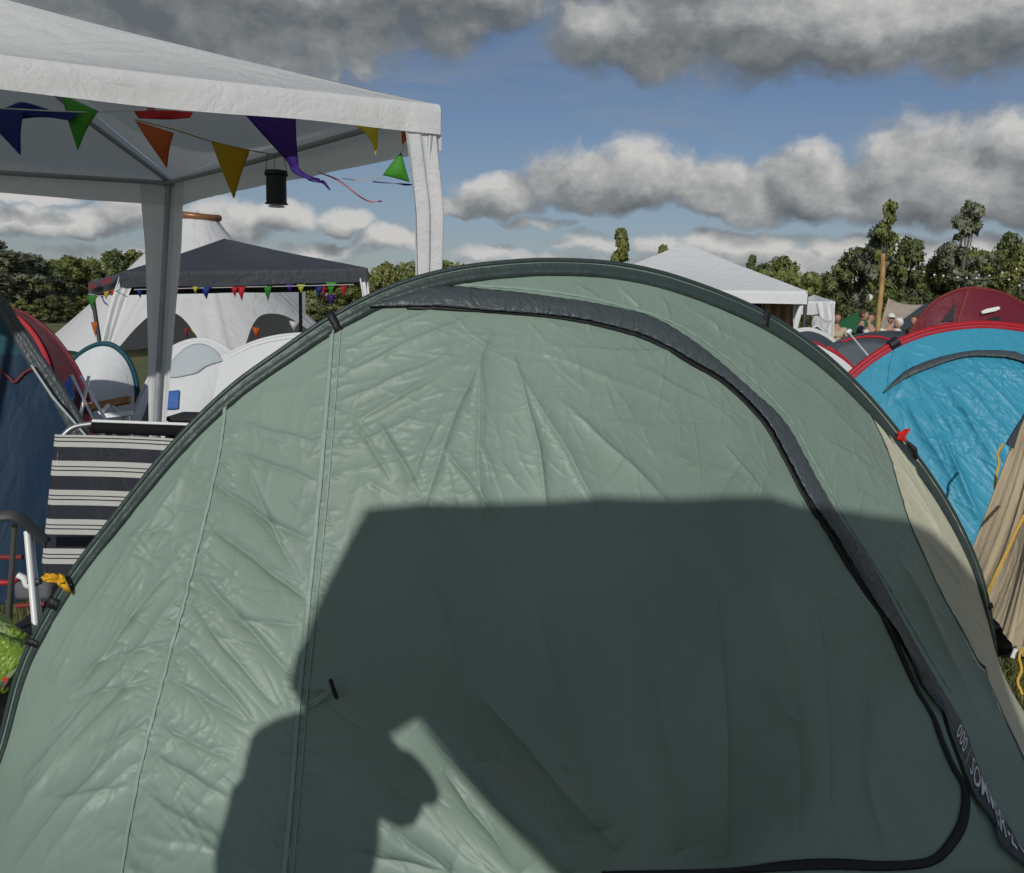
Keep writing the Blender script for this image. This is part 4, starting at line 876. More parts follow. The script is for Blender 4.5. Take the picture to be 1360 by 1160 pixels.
# navy tent on the left
def ncl(T_, u, z):
    c = np.zeros(u.shape, int); c[z > 1.12 + .10 * np.abs(np.sin((u + 2.2) * 3.4))] = 1; return c
NT_, nt_ = tent2('dome_tent', 'dark navy tent with teal upper fly at the left edge, behind the striped chair', [(-440, 790), (-410, 650), (-340, 500), (-240, 375), (-130, 320), (-60, 345), (0, 396), (22, 428), (48, 468), (78, 512), (104, 556), (128, 610), (148, 680), (160, 790)], 4.7, 0.05, .5, .4, [M['navy'], M['teal']], M['flap'], .02, .06, nph=220, nr=90, classes=ncl, names=['lower_fly', 'upper_fly'])
NT_.strip('trim', [(0, 492), (12, 502), (20, 508), (32, 496), (44, 491), (52, 498)], .01, .01, .006, M['redtrim'], nt_)
MB().tube([NT_.S(*NT_.hit(42, 487).reshape(2, 1), .03)[0], NT_.S(*NT_.hit(70, 530).reshape(2, 1), .04)[0], NT_.S(*NT_.hit(112, 580).reshape(2, 1), .05)[0]], .006, 6).obj('guyline', M['pale_nylon'], nt_)
# maroon tent left
RT_, rt_ = tent2('dome_tent', 'maroon tent with bright red pole seam, between the navy tent and the white domes', [(-190, 600), (-170, 520), (-130, 455), (-70, 416), (-10, 406), (30, 415), (66, 440), (96, 478), (114, 515), (124, 560), (130, 610)], 8.2, 0, .6, .6, M['maroon_d'], M['maroon'], .014, .02)
RT_.strip('pole_seam', [(14, 418), (30, 428), (45, 445), (58, 468), (66, 492), (72, 520)], .035, .02, .02, M['red'], rt_)
RT_.ribbon('side_panel', [(12, 420), (20, 425), (34, 440), (50, 470), (62, 510)], [(10, 424), (14, 440), (24, 460), (38, 490), (50, 520)], .006, .006, .004, M['maroon'], rt_)
# white tents left
W1, w1_ = tent2('dome_tent', 'white dome tent with teal edge, left of the gazebo leg', [(70, 560), (82, 510), (100, 476), (125, 459), (148, 458), (168, 474), (180, 500), (184, 530), (186, 590)], 10.4, 0, .6, .5, M['white_nylon'], M['teal'], .03, .03)
W2, w2_ = tent2('dome_tent', 'pale grey white dome tent right of the gazebo leg, with a blue lower door', [(168, 580), (180, 540), (200, 497), (226, 463), (262, 450), (292, 457), (316, 478), (336, 520), (345, 580)], 10.0, 0, .6, .5, M['white_nylon'], M['white_nylon'], .012, .03)
W2.ribbon('inner_panel', [(222, 500), (232, 478), (250, 462), (268, 458), (285, 466), (295, 480)], [(222, 502), (232, 503), (250, 500), (262, 497), (275, 488), (295, 481)], .02, .02, .004, M['pale_nylon'], w2_, n=10)
W2.ribbon('door_panel', [(218, 522), (232, 521), (240, 520)], [(218, 545), (232, 545), (238, 544)], .03, .03, .004, M['blueprint'], w2_)
W3, w3_ = tent2('dome_tent', 'large white dome tent directly behind the left shoulder of the green tent', [(200, 620), (222, 548), (262, 500), (305, 470), (350, 451), (400, 444), (450, 449), (500, 475), (540, 530), (560, 620)], 9.9, 0, .5, .4, M['white_nylon'], M['white_nylon'], .02, .05)
# grey triangular tarp and clutter by the gazebo leg
q = [at(208, 515, 8.6), at(186, 553, 8.4), at(228, 552, 8.4), at(206, 552, 9.2)]
for v in q[1:]: v[2] = 0
q[0][2] = .75
gtp = thing('tarpaulin', (q[0][0], q[0][1], 0), 'grey pitched tarpaulin beside the foot of the white gazebo leg', 'tarp')
q = [at(204, 516, 8.6), at(166, 566, 8.3), at(232, 566, 8.3), at(204, 556, 9.3)]
for v in q[1:]: v[2] = 0
for a, b, c in ((1, 2, 0), (2, 3, 0), (3, 1, 0)):
    grid_obj('tarp_panel', (lambda A, B_, C_: (lambda s_, t_: lerp(lerp(A, B_, s_), C_, t_) + np.array([0, -.03 * float(fbm(s_ * 4, t_ * 4)), 0])))(q[a], q[b], q[c]), 14, 14, M['greytarp'], gtp)
# picnic frames
fr = thing('folding_table', at(150, 560, 7.4) * [1, 1, 0], 'folded white camping table frame with wooden top edge behind the striped chair', 'table')
MB().quadbox(at(122, 541, 7.6), at(172, 531, 7.6), .06, .05, (0, -1, .4)).obj('table_edge', mat('worn_orange_board', (.34, .16, .07), .7, .3, var=(8, .2)), fr)
MB().quadbox(at(138, 553, 7.2), at(176, 549, 7.2), .04, .03, (0, -1, .3)).quadbox(at(132, 550, 7.2), at(146, 538, 7.25), .035, .02, (0, -1, .3)).obj('frame', M['white_paint'], fr)
lg = MB()
for a, b in (((142, 556), (128, 640)), ((170, 552), (186, 640)), ((150, 540), (164, 556))):
    lg.tube([at(*a, 7.3), at(*b, 7.2)], .012, 6)
lg.obj('leg', M['alu'], fr)
st = thing('camping_stool', at(112, 600, 6.6) * [1, 1, 0], 'bare metal folding stool frame beside the maroon tent', 'stool')
for a, b in (((96, 499), (124, 556)), ((118, 500), (102, 575)), ((108, 500), (150, 575))):
    pa2, pb2 = at(*a, 6.7), at(*b, 6.5); dd = pb2 - pa2; pb2 = pa2 + dd * (pa2[2] / -dd[2]); MB().tube([pa2, pb2], .012, 6).obj('leg', M['alu'], st)
MB().tube([at(112, 538, 6.6), at(124, 536, 6.6)], .016, 6).obj('rail', M['copper'], st)
cl = thing('cooler', at(258, 556, 6.0) * [1, 1, 0], 'black crate top showing right above the striped chair back', 'crate')
c0 = at(259, 556, 6.0); MB().box((c0[0], c0[1], c0[2] / 2), (.27, .3, c0[2])).obj('crate_body', M['cotton_black'], cl, bevel=.012)
MB().box((c0[0], c0[1], c0[2] + .012), (.29, .32, .03)).obj('lid', M['black'], cl, bevel=.006)
o = mesh_obj('blue_sheet', [at(84, 515, 7.2), at(95, 500, 7.2), at(100, 530, 7.1), at(96, 536, 7.1), at(88, 524, 7.1)], [[0, 1, 2, 3, 4]], M['blueprint'], None, False); o.modifiers.new('s', 'SOLIDIFY').thickness = .02
tag(o, 'small blue patterned sheet hanging between the navy tent and the maroon tent', 'sheet')

# ------------------------------------------------------------------ white marquee with arches
mq = at(262, 292, 27.0); mz = mq[2]; mx0, my0 = mq[0], 27.0
mr = thing('marquee', (mx0, my0, 0), 'big white peaked marquee with arched openings and copper crown, behind the dark gazebo', 'marquee')
legA = [R(a) for a in (-166, -116, -62, 0, 60, 130)]
legR = [4.7, 3.5, 4.4, 4.6, 4.6, 4.6]
def mq_shell():
    na, nr_ = 240, 44; V = []; keep = []
    for j in range(nr_ + 1):
        for i in range(na):
            a = -math.pi + 2 * math.pi * i / na
            # distance to nearest leg angle, as 0 (leg) .. 1 (mid arch)
            ds = sorted((abs((a - l + math.pi) % (2 * math.pi) - math.pi), k) for k, l in enumerate(legA)); d0_, k0 = ds[0]; d1_, k1 = ds[1]
            f = d0_ / (d0_ + d1_) * 2
            Rr = legR[k0] * (1 - f * .5) + legR[k1] * f * .5
            g_ = max(0, (f - .16) / .84); hole = 1.30 * (1 - (1 - g_) ** 2.6)
            if {k0, k1} == {0, 1}: hole *= .12
            t_ = j / nr_
            z = mz + (hole - mz) * t_
            zz = z / mz; rr = .62 + (Rr - .62) * (1 - zz) ** 1.12
            w = .05 * math.sin(a * 34) * max(0, 1 - f * 2.2) * t_ + .035 * float(fbm(a * 5, t_ * 4, 2))
            V.append((mx0 + (rr + w) * math.cos(a), my0 + (rr + w) * math.sin(a), z))
    F = [[j * na + i, j * na + (i + 1) % na, (j + 1) * na + (i + 1) % na, (j + 1) * na + i] for j in range(nr_) for i in range(na)]
    return V, F
V, F = mq_shell(); mesh_obj('canopy', V, F, M['white_cloth'], mr)
MB().tube([(mx0 + .62 * math.cos(a), my0 + .62 * math.sin(a), mz + .06 + .03 * math.sin(2 * a)) for a in np.linspace(0, 2 * math.pi, 30)], .105, 10, cap=False).obj('crown_ring', M['copper'], mr)
MB().tube([(mx0 - .05, my0, mz), (mx0 - .05, my0, mz + .26)], [.32, .06], 12).obj('crown_cap', M['white_cloth'], mr)
MB().tube([(mx0, my0, 0), (mx0, my0, mz)], .06, 10).obj('centre_pole', M['wood'], mr)
# inner grey wall
def inner(s_, t_):
    a = R(20) + s_ * R(150); return (mx0 + 3.3 * math.cos(a), my0 + 3.0 * math.sin(a) - .3, t_ * 2.1 + .03 * math.sin(s_ * 50))
grid_obj('inner_wall', inner, 60, 6, mat('grey_lining', (.45, .45, .48), .8, .2, trans=.3), mr)
# far low marquee wing at left
# items inside the marquee
for nm, lab, pts, c in (('hanging_cloth', 'orange cloth hanging in the left marquee arch', [(211, 428), (219, 428), (218, 440)], 'orange'), ('hanging_cloth', 'yellow cloth hanging in the marquee arch right of the gazebo leg', [(253, 435), (268, 436), (262, 448)], 'yellow'), ('hanging_cloth', 'white cloth strip hanging below the orange cloth in the marquee', [(204, 436), (210, 436), (206, 462)], 'white'), ('hanging_cloth', 'orange red cloth hanging in the right marquee arch', [(335, 434), (347, 436), (342, 452)], 'orange'), ('hanging_cloth', 'white crumpled cloth hanging beside the dark gazebo back leg', [(384, 426), (398, 428), (391, 442)], 'white'), ('hanging_cloth', 'small brown cloth next to the yellow cloth in the marquee', [(246, 436), (252, 436), (249, 450)], 'red')):
    o = flag(None, pts, 24.5, c, nm, bow=.1); tag(o, lab, 'cloth')

# ------------------------------------------------------------------ right background: tarps, pole, lights
tp = [at(1178, 396, 23.0), at(1236, 403, 23.0), at(1202, 440, 22.0), at(1168, 443, 22.5)]
def tarpfn(s_, t_):
    p = lerp(lerp(tp[0], tp[1], s_), lerp(tp[3], tp[2], s_), t_); p[2] -= .10 * math.sin(math.pi * s_) * (1 - t_); p[1] += .15 * float(fbm(s_ * 4, t_ * 3)); return p
tag(grid_obj('tarpaulin', tarpfn, 30, 20, M['tarp'], solid=.01), 'sand coloured tarpaulin stretched right of the wooden pole', 'tarp')
tq = [at(1236, 403, 22.0), at(1260, 404, 22.0), at(1215, 440, 21.0), at(1190, 437, 21.0)]
tag(grid_obj('tarpaulin', lambda s_, t_: lerp(lerp(tq[0], tq[1], s_), lerp(tq[3], tq[2], s_), t_) + np.array([0, .3 + .2 * s_, 0]), 10, 10, M['slate'], solid=.01), 'dark grey tarpaulin slope between the sand tarpaulin and the maroon tent', 'tarp')
tg = [at(1143, 411, 25), at(1162, 416, 25), at(1172, 450, 24.5), at(1100, 436, 24.5)]
tag(grid_obj('tarpaulin', lambda s_, t_: lerp(lerp(tg[0], tg[1], s_), lerp(tg[3], tg[2], s_), t_), 12, 12, M['greentarp'], solid=.01), 'green tarpaulin pitched behind the two dark clothed people', 'tarp')
pb = at(1166, 470, 15.2); pt_ = at(1172, 337, 15.0); dn = (pb - pt_); pb = pt_ + dn * (pt_[2] / -dn[2])
tag(MB().tube([lerp(pb, pt_, t_) + np.array([.02 * math.sin(t_ * 9), 0, 0]) for t_ in np.linspace(0, 1, 14)], [.048 - .010 * t_ for t_ in np.linspace(0, 1, 14)], 12).obj('wooden_pole', M['wood']), 'bare peeled wooden pole rising above the seated people', 'pole')
for k, (pts, lab) in enumerate([([(1172, 345), (1214, 356), (1227, 360), (1241, 364), (1253, 365), (1272, 367), (1284, 368), (1297, 368), (1314, 365), (1331, 361), (1350, 356), (1375, 348)], 'long string of small white festoon bulbs running right from the wooden pole'), ([(1243, 353), (1290, 372), (1340, 370), (1354, 378), (1380, 385)], 'lower string of festoon bulbs above the maroon tent'), ([(1176, 396), (1168, 392), (1155, 391), (1140, 400)], 'short festoon line with one round bulb left of the wooden pole')]):
    r_ = thing('string_lights', at(*pts[0], 16), lab, 'string lights'); P3 = [at(x, y, 16) for x, y in pts]
    MB().tube(smooth_poly(P3, 4), .008, 4).obj('cable', M['cotton_black'], r_)
    for i, p in enumerate(P3[1:-1] if k != 2 else P3[2:3]):
        if k == 1 and i == 0: continue
        rb = .019 if k < 2 else .06
        MB().tube([p + np.array([0, 0, .0]), p - np.array([0, 0, rb * .5]), p - np.array([0, 0, rb * 1.3]), p - np.array([0, 0, rb * 2])], [rb * .4, rb, rb, rb * .4], 8).obj('bulb', M['bulb'], r_)

# ------------------------------------------------------------------ people
def skin_mesh(name, joints, edges, m_, parent, sub=1, rootj=0):
    me = bpy.data.meshes.new(name); me.from_pydata([tuple(map(float, j[0])) for j in joints], edges, []); me.materials.append(m_)
    o = bpy.data.objects.new(name, me); link(o, parent)
    sk = o.modifiers.new('skin', 'SKIN'); sk.use_smooth_shade = True
    for i, v in enumerate(me.skin_vertices[0].data if me.skin_vertices else []): pass
    if not me.skin_vertices:
        bpy.context.view_layer.objects.active = o
    for i, v in enumerate(me.skin_vertices[0].data):
        r = joints[i][1]; v.radius = (r, r) if not hasattr(r, '__len__') else r
        v.use_root = (i == rootj)
    ss = o.modifiers.new('sub', 'SUBSURF'); ss.levels = sub; ss.render_levels = sub
    return o
def head(c, yaw, m_, parent, hairm=None, cap=None, look=0.0):
    """head with nose, eyes, ears and hair or cap, size .115 half height"""
    c = np.array(c, float); cy, sy = math.cos(yaw), math.sin(yaw); fwd = np.array([-sy, cy, 0]) ; sd = np.array([cy, sy, 0])
    def blob(nm, cc, rx, ry, rz, mm_, n1=18, n2=12, f=None):
        V = []
        for j in range(n2 + 1):
            for i in range(n1):
                a = 2 * math.pi * i / n1; b_ = math.pi * (j / n2 - .5); x, y, z = math.cos(a) * math.cos(b_), math.sin(a) * math.cos(b_), math.sin(b_)
                if f: x, y, z = f(x, y, z)
                V.append(cc + sd * x * rx + fwd * y * ry + np.array([0, 0, z * rz]))
        F = [[j * n1 + i, j * n1 + (i + 1) % n1, (j + 1) * n1 + (i + 1) % n1, (j + 1) * n1 + i] for j in range(n2) for i in range(n1)]
        return mesh_obj(nm, V, F, mm_, parent)
    def face(x, y, z):
        if z < 0: x *= 1 + .32 * z; y *= 1 + .1 * z
        if y > .75 and abs(x) < .25: y += .14 * max(0, 1 - abs(z + .05) * 4)
        if y > .6 and abs(z - .12) < .12: y -= .06
        return x, y, z
    blob('head', c, .078, .098, .118, m_, 24, 20, face)
    for s_ in (-1, 1):
        blob('ear', c + sd * .078 * s_ - fwd * .005, .012, .022, .032, m_, 8, 6)
        blob('eye', c + sd * .032 * s_ + fwd * .084 + np.array([0, 0, .014]), .013, .010, .009, M['cotton_black'], 8, 6)
    blob('mouth', c + fwd * .092 - np.array([0, 0, .055]), .024, .008, .006, M['redtrim'], 8, 6)
    if cap is not None:
        blob('cap', c + np.array([0, 0, .045]), .088, .108, .09, cap, 20, 10, lambda x, y, z: (x, y, max(z, -.15)))
        blob('cap_peak', c + fwd * .13 + np.array([0, 0, .035]), .07, .075, .012, cap, 16, 6)
    else:
        blob('hair', c + np.array([0, 0, .028]) - fwd * .014, .088, .104, .112, hairm or M['hair'], 22, 14, lambda x, y, z: (x * (.8 if y > .5 and z < .35 else 1), (min(y, .55) if z < .35 else y), z))
def person(loc, yaw, label, shirt, pose='sit', hairm=None, cap=None, arms=None, legm=None, hs=1.0, sleeve=.5):
    """loc is the ground point under the pelvis; yaw 0 faces +Y"""
    L = np.array(loc, float); root = thing('person', (L[0], L[1], 0), label, 'person', 'people standing among the far tents'); cy, sy = math.cos(yaw), math.sin(yaw)
    def w(x, y, z): return np.array([L[0] + cy * x - sy * y, L[1] + sy * x + cy * y, z * hs])
    pel = .92 if pose == 'stand' else (.50 if pose == 'sit' else .66)
    J = []; E = []
    def add(p, r, par=None):
        J.append((w(*p), r)); 
        if par is not None: E.append((par, len(J) - 1))
        return len(J) - 1
    pv = add((0, 0, pel), (.15, .11)); ws = add((0, .01, pel + .2), (.10, .08), pv); ch = add((0, .03, pel + .42), (.11, .09), ws); nk = add((0, .04, pel + .56), .055, ch); add((0, .055, pel + .64), .05, nk)
    hands = []
    A = arms or [((-.30, .10, -.28), (-.10, .34, -.20)), ((.30, .10, -.28), (.10, .34, -.20))]
    arm_j = []
    for s_, (el_, ha) in zip((-1, 1), A):
        sh = add((s_ * .19, .03, pel + .47), .058, ch); e = add((el_[0], el_[1], pel + .47 + el_[2]), .042, sh); h = add((ha[0], ha[1], pel + .47 + ha[2]), .028, e)
        arm_j.append((sh, e, h))
        d = np.array(ha) - np.array(el_); d = d / np.linalg.norm(d); pl = np.array([ha[0], ha[1], pel + .47 + ha[2]]) + d * .06; k = add(tuple(pl), .034, h)
        sdv = np.cross(d, [0, 0, 1.0]); sdv = sdv / (np.linalg.norm(sdv) + 1e-6)
        for q in range(4):
            b = pl + sdv * (.022 * (q - 1.5)) + d * .035; m1 = add(tuple(b), .0095, k); m2 = add(tuple(b + d * .03 * (1 - .12 * abs(q - 1.5)) - np.array([0, 0, .012])), .0085, m1); add(tuple(b + d * .045 - np.array([0, 0, .034])), .007, m2)
        tb = add(tuple(pl - d * .02 + sdv * -s_ * .035), .011, k); add(tuple(pl + d * .02 + sdv * -s_ * .055), .009, tb)
    legj = []
    for s_ in (-1, 1):
        hp = add((s_ * .10, 0, pel - .03), .085, pv)
        if pose == 'stand': kn = add((s_ * .11, .02, .50), .062, hp); an = add((s_ * .12, 0, .09), .042, kn)
        elif pose == 'sit': kn = add((s_ * .14, .44, .50), .062, hp); an = add((s_ * .13, .42, .09), .042, kn)
        else: kn = add((s_ * .16, .36, .55), .062, hp); an = add((s_ * .14, .20, .09), .042, kn)
        toe = add((J and (s_ * .13), (.12 if pose == 'stand' else .56 if pose == 'sit' else .34), .035), .036, an); legj.append((hp, kn, an, toe))
    skin_mesh('body', J, E, M['skin'], root, 1, 0)
    # shirt
    g_ = 1.18
    def wj(i, k=1.0): r = J[i][1]; return (J[i][0], tuple(x * k for x in r) if hasattr(r, '__len__') else r * k)
    SJ = [wj(pv, 1.12), (J[ws][0], (.155, .12)), (J[ch][0], (.18, .14))]; SE = [(0, 1), (1, 2)]
    for sh, e, h in arm_j:
        SJ.append((J[sh][0], .075)); a = len(SJ) - 1; SE.append((2, a)); SJ.append((lerp(J[sh][0], J[e][0], .75), .064)); SE.append((a, a + 1))
        if sleeve > .8: SJ.append((J[e][0], .055)); SE.append((a + 1, a + 2)); SJ.append((lerp(J[e][0], J[h][0], .85), .042)); SE.append((a + 2, a + 3))
    skin_mesh('shirt', SJ, SE, shirt, root, 1, 0)
    TJ = [wj(pv, 1.10)]; TE = []
    for hp, kn, an, toe in legj:
        for q, k in ((hp, 1.15), (kn, 1.2), (an, 1.4)): TJ.append(wj(q, k))
        n_ = len(TJ); TE += [(0, n_ - 3), (n_ - 3, n_ - 2), (n_ - 2, n_ - 1)]
    skin_mesh('trousers', TJ, TE, legm or M['jeans'], root, 1, 0)
    head(w(0, .075, pel + .76), yaw, M['skin'], root, hairm, cap)
    return root
def seat(loc, yaw, label, h=.42):
    root = thing('camping_stool', (loc[0], loc[1], 0), label, 'stool'); mb = MB(); mb.box((loc[0], loc[1], h), (.38, .34, .03)); mb.obj('seat', M['cotton_black'], root, bevel=.01)
    for s_ in (-1, 1):
        for q in (-1, 1): MB().tube([(loc[0] + s_ * .16, loc[1] + q * .14, h), (loc[0] - s_ * .16, loc[1] + q * .14, 0)], .01, 6).obj('leg', M['alu_d'], root)
def pground(px, Y): p = at(px, 430, Y); return (p[0], p[1], 0)
# standing/leaning group: pelvis height chosen so heads reach the right pixel
def hz_for(px, py, Y): return at(px, py, Y)[2]
def put_person(px, py, Y, yaw, label, shirt, pose, **kw):
    zt = hz_for(px, py, Y); base = {'stand': .92, 'sit': .50, 'crouch': .66}[pose] + .88
    return person(pground(px, Y), yaw, label, shirt, pose, hs=zt / base, **kw)
put_person(1142, 412, 20, R(-115), 'bearded person in a navy T-shirt with hand at the face, left of the pole', M['cotton_navy'], 'stand', arms=[((-.26, .12, -.27), (.02, .36, -.24)), ((.24, .22, -.26), (.06, .20, .10))])
put_person(1157, 417, 20.6, R(150), 'person in a black T-shirt looking down, right beside the one in navy', M['cotton_black'], 'stand', arms=[((-.28, .06, -.28), (-.14, .30, -.34)), ((.30, .08, -.28), (.10, .32, -.30))])
put_person(1181, 417, 20, R(178), 'person in a white shirt and white cap right of the wooden pole', M['cotton_white'], 'stand', cap=M['cotton_white'])
put_person(1197, 424, 20.3, R(100), 'person in black with bare forearm raised, right of the white capped one', M['cotton_black'], 'stand', arms=[((-.34, .16, -.16), (-.24, .40, -.34)), ((.28, .10, -.25), (.1, .3, -.3))], hairm=M['cotton_white'])
put_person(1217, 420, 20.6, R(120), 'person half hidden behind the edge of the right maroon tent', M['cotton_black'], 'stand')
put_person(1111, 417, 21.2, R(170), 'person in a sand coloured shirt behind the leg of the small white gazebo', M['cotton_sand'], 'stand')
# cups and sheet
o = MB().tube([at(1150, 443, 14.5), at(1150, 438, 14.5)], [.04, .05], 10).obj('paper_cup', M['white_paint']); tag(o, 'white paper cup in front of the person in black', 'cup')
def sheetfn(s_, t_): return lerp(lerp(at(1078, 422, 16.5), at(1104, 425, 16.5), s_), lerp(at(1078, 438, 16), at(1100, 436, 16), s_), t_) + np.array([0, .1 * float(fbm(s_ * 3, t_ * 3)), .05 * math.sin(s_ * 6)])
tag(grid_obj('bedsheet', sheetfn, 12, 8, M['white_cloth'], solid=.02), 'crumpled white sheet draped under the small white gazebo', 'sheet')

# ------------------------------------------------------------------ striped camping chair
chy = 3.75
cA, cB = at(66, 760, chy), at(84, 562, chy + .25)
chw = .62
ch_ = thing('camping_chair', (cA[0] + .3, chy - .2, 0), 'camping chair with black and white striped back, left of the green tent', 'chair')
ex = np.array([.995, -.09, 0.0]); Lb, Lt = at(62, 755, chy), at(80, 590, chy + .12)
frame_pts = [at(56, 800, chy - .06), Lb, at(72, 660, chy + .06), Lt]
cor = [at(86, 577, chy + .13), at(100, 567, chy + .14), at(124, 563, chy + .145)]
topR = cor[-1] + ex * (chw - .12); 
rc = [topR + ex * .07 + np.array([0, 0, -.012]), topR + ex * .11 + np.array([0, 0, -.05])]
rb_ = [p + ex * (chw + .01) for p in frame_pts[::-1]]
MB().tube(smooth_poly(frame_pts + cor, 6) + [topR] + smooth_poly([rc[0], rc[1]] + rb_, 4), .0125, 12).obj('back_frame', M['alu'], ch_)
def back(s_, t_):
    p0 = lerp(Lt + np.array([0, 0, .045]), at(58, 790, chy - .05), t_) - ex * .020; p = p0 + ex * s_ * (chw + .05)
    p[1] += -.020 + .035 * math.sin(math.pi * s_) + .014 * math.exp(-s_ * 60); return p
o = grid_obj('back_sling', back, 40, 30, M['stripe'], ch_)
uvl = o.data.uv_layers.new(name='UVMap'); nvx = 41
for lp in o.data.loops:
    i = lp.vertex_index; uvl.data[lp.index].uv = ((i % nvx) / 40, .36 + .44 - (i // nvx) / 30 * 5.49 + 5)
def hd(s_, t_):
    p = lerp(cor[-1] + np.array([0, -.014, .008]), topR + np.array([0, -.014, .008]), s_); p[2] -= .048 * t_; p[1] += -.01 * math.sin(t_ * 3.1); return p
grid_obj('head_band', hd, 20, 6, M['cotton_black'], ch_, solid=.006)
MB().tube([cor[-1] + np.array([0, -.004, .012]), topR + np.array([0, -.004, .012])], .0085, 8).obj('top_piping', M['white_paint'], ch_)
def hd2(s_, t_): p = hd(s_, 1); p[2] -= .012 + .012 * t_; return p
grid_obj('head_band', hd2, 20, 3, M['stripe'], ch_, solid=.003); bpy.data.objects[-1] if False else None
# seat and legs
s0 = frame_pts[0]; fr_ = np.array([0, -.45, .03])
grid_obj('seat', lambda s_, t_: s0 + ex * s_ * chw + fr_ * t_ + np.array([0, 0, -.04 * math.sin(math.pi * t_)]), 16, 16, M['stripe'], ch_, solid=.004)
for k in (0, 1):
    b0_ = s0 + ex * chw * k
    MB().tube([b0_ + fr_, b0_ + np.array([0, .2, -b0_[2]])], .011, 10).obj('leg', M['alu'], ch_); MB().tube([b0_ + np.array([0, -.02, 0]), b0_ + fr_ + np.array([0, .02, -b0_[2] - .03])], .011, 10).obj('leg', M['alu'], ch_)
# second chair: arm rest and legs at far left
c2 = thing('camping_chair', at(20, 900, 3.2) * [1, 1, 0], 'folding chair with grey plastic arm rest and white leg, at the left edge', 'chair')
ar = [at(-40, 672, 3.1), at(0, 678, 3.15), at(10, 677, 3.2), at(28, 676, 3.3), at(62, 712, 3.35)]
def armf(s_, t_):
    i = s_ * 4; j = int(min(i, 3)); p = lerp(ar[j], ar[j + 1], i - j); p = p + np.array([0, (t_ - .5) * .06 + .0, 0]); p[2] -= .03 * (abs(t_ - .5) * 2) ** 2 ; p[2] += -.012 * t_; return p
def armf(s_, t_):
    P_ = smooth_poly([at(-60, 682, 3.2), at(-10, 681, 3.2), at(22, 680, 3.22), at(44, 697, 3.25), at(64, 716, 3.28)], 6); i = s_ * (len(P_) - 1); j = int(min(i, len(P_) - 2)); p = lerp(P_[j], P_[j + 1], i - j)
    p = p + np.array([-.02, -.5, -.30]) * (.045 * (t_ - .4)) * 1.6; p[2] -= .02 * (2 * abs(t_ - .5)) ** 2; return p
grid_obj('arm_rest', armf, 30, 8, M['grey_plastic'], c2, solid=.012)
def leg_to_ground(a, b, r, m_, par, flat=False):
    d = b - a; e = a + d * (a[2] / -d[2]); return MB().tube([a, lerp(a, e, .5), e], r, 10).obj('leg', m_, par)
leg_to_ground(at(36, 706, 3.25), at(48, 842, 3.12), .0125, M['white_paint'], c2); leg_to_ground(at(42, 706, 3.28), at(56, 842, 3.16), .006, M['alu'], c2)
leg_to_ground(at(20, 695, 3.3), at(12, 815, 3.35), .0115, M['alu_d'], c2)
MB().tube([at(38, 772, 3.2), at(46, 774, 3.2), at(54, 772, 3.2)], [.012, .016, .012], 8).obj('joint', M['grey_plastic'], c2)
MB().tube([at(24, 764, 3.3), at(32, 768, 3.3), at(36, 778, 3.28), at(44, 780, 3.26)], .013, 10).obj('elbow_joint', M['white_paint'], c2)
MB().tube(smooth_poly([at(-30, 770, 3.6), at(10, 774, 3.6), at(24, 768, 3.6)], 4), .012, 8).obj('cross_bar', M['red'], c2)
MB().tube([at(-30, 741, 3.8), at(30, 740, 3.8)], .012, 8).obj('cross_bar', M['redtrim'], c2)
MB().tube([at(22, 805, 3.6), at(60, 802, 3.6)], .011, 8).obj('cross_bar', M['redtrim'], c2)
sm_ = MB().box(at(50, 782, 3.62), (.16, .1, .08)); sm_.obj('seat_bag', M['greytarp'], c2, bevel=.02)
# lime bag
bc = at(8, 872, 2.95); V = []
for j in range(25):
    for i in range(36):
        a = 2 * math.pi * i / 36; b_ = math.pi * (j / 24 - .5); r_ = 1 + .45 * float(fbm(math.cos(a) * 2 + 15, math.sin(a) * 2 + b_ * 2 + 5, 4))
        V.append(np.array([bc[0] - .06, bc[1], bc[2]]) + np.array([.16 * math.cos(a) * math.cos(b_) * r_, .13 * math.sin(a) * math.cos(b_) * r_, .13 * math.sin(b_) * r_]))
F = [[j * 36 + i, j * 36 + (i + 1) % 36, (j + 1) * 36 + (i + 1) % 36, (j + 1) * 36 + i] for j in range(24) for i in range(36)]
tag(mesh_obj('plastic_bag', V, F, M['bin_green']), 'crumpled lime green plastic bag at the left edge beside the chair', 'bag')
c_ = at(-10, 930, 2.9); tag(MB().box((c_[0], c_[1] + .05, (bc[2] - .1) / 2), (.36, .4, bc[2] - .1)).obj('storage_box', M['cotton_black'], bevel=.02), 'dark box under the lime green plastic bag', 'box')
rp = thing('food_packet', at(12, 910, 2.72) * [1, 1, 1], 'crumpled silver packet with red corner below the lime bag', 'packet')
V = [at(0, 905, 2.72), at(12, 893, 2.72), at(26, 884, 2.7), at(28, 898, 2.74), at(14, 912, 2.72), at(4, 916, 2.7), at(14, 900, 2.66)]
mesh_obj('packet', V, [[0, 1, 6], [1, 2, 6], [2, 3, 6], [3, 4, 6], [4, 5, 6], [5, 0, 6]], M['alu'], rp, False); mesh_obj('corner', [at(2, 902, 2.65), at(10, 897, 2.65), at(8, 908, 2.65)], [[0, 1, 2]], M['redcord'], rp, False)

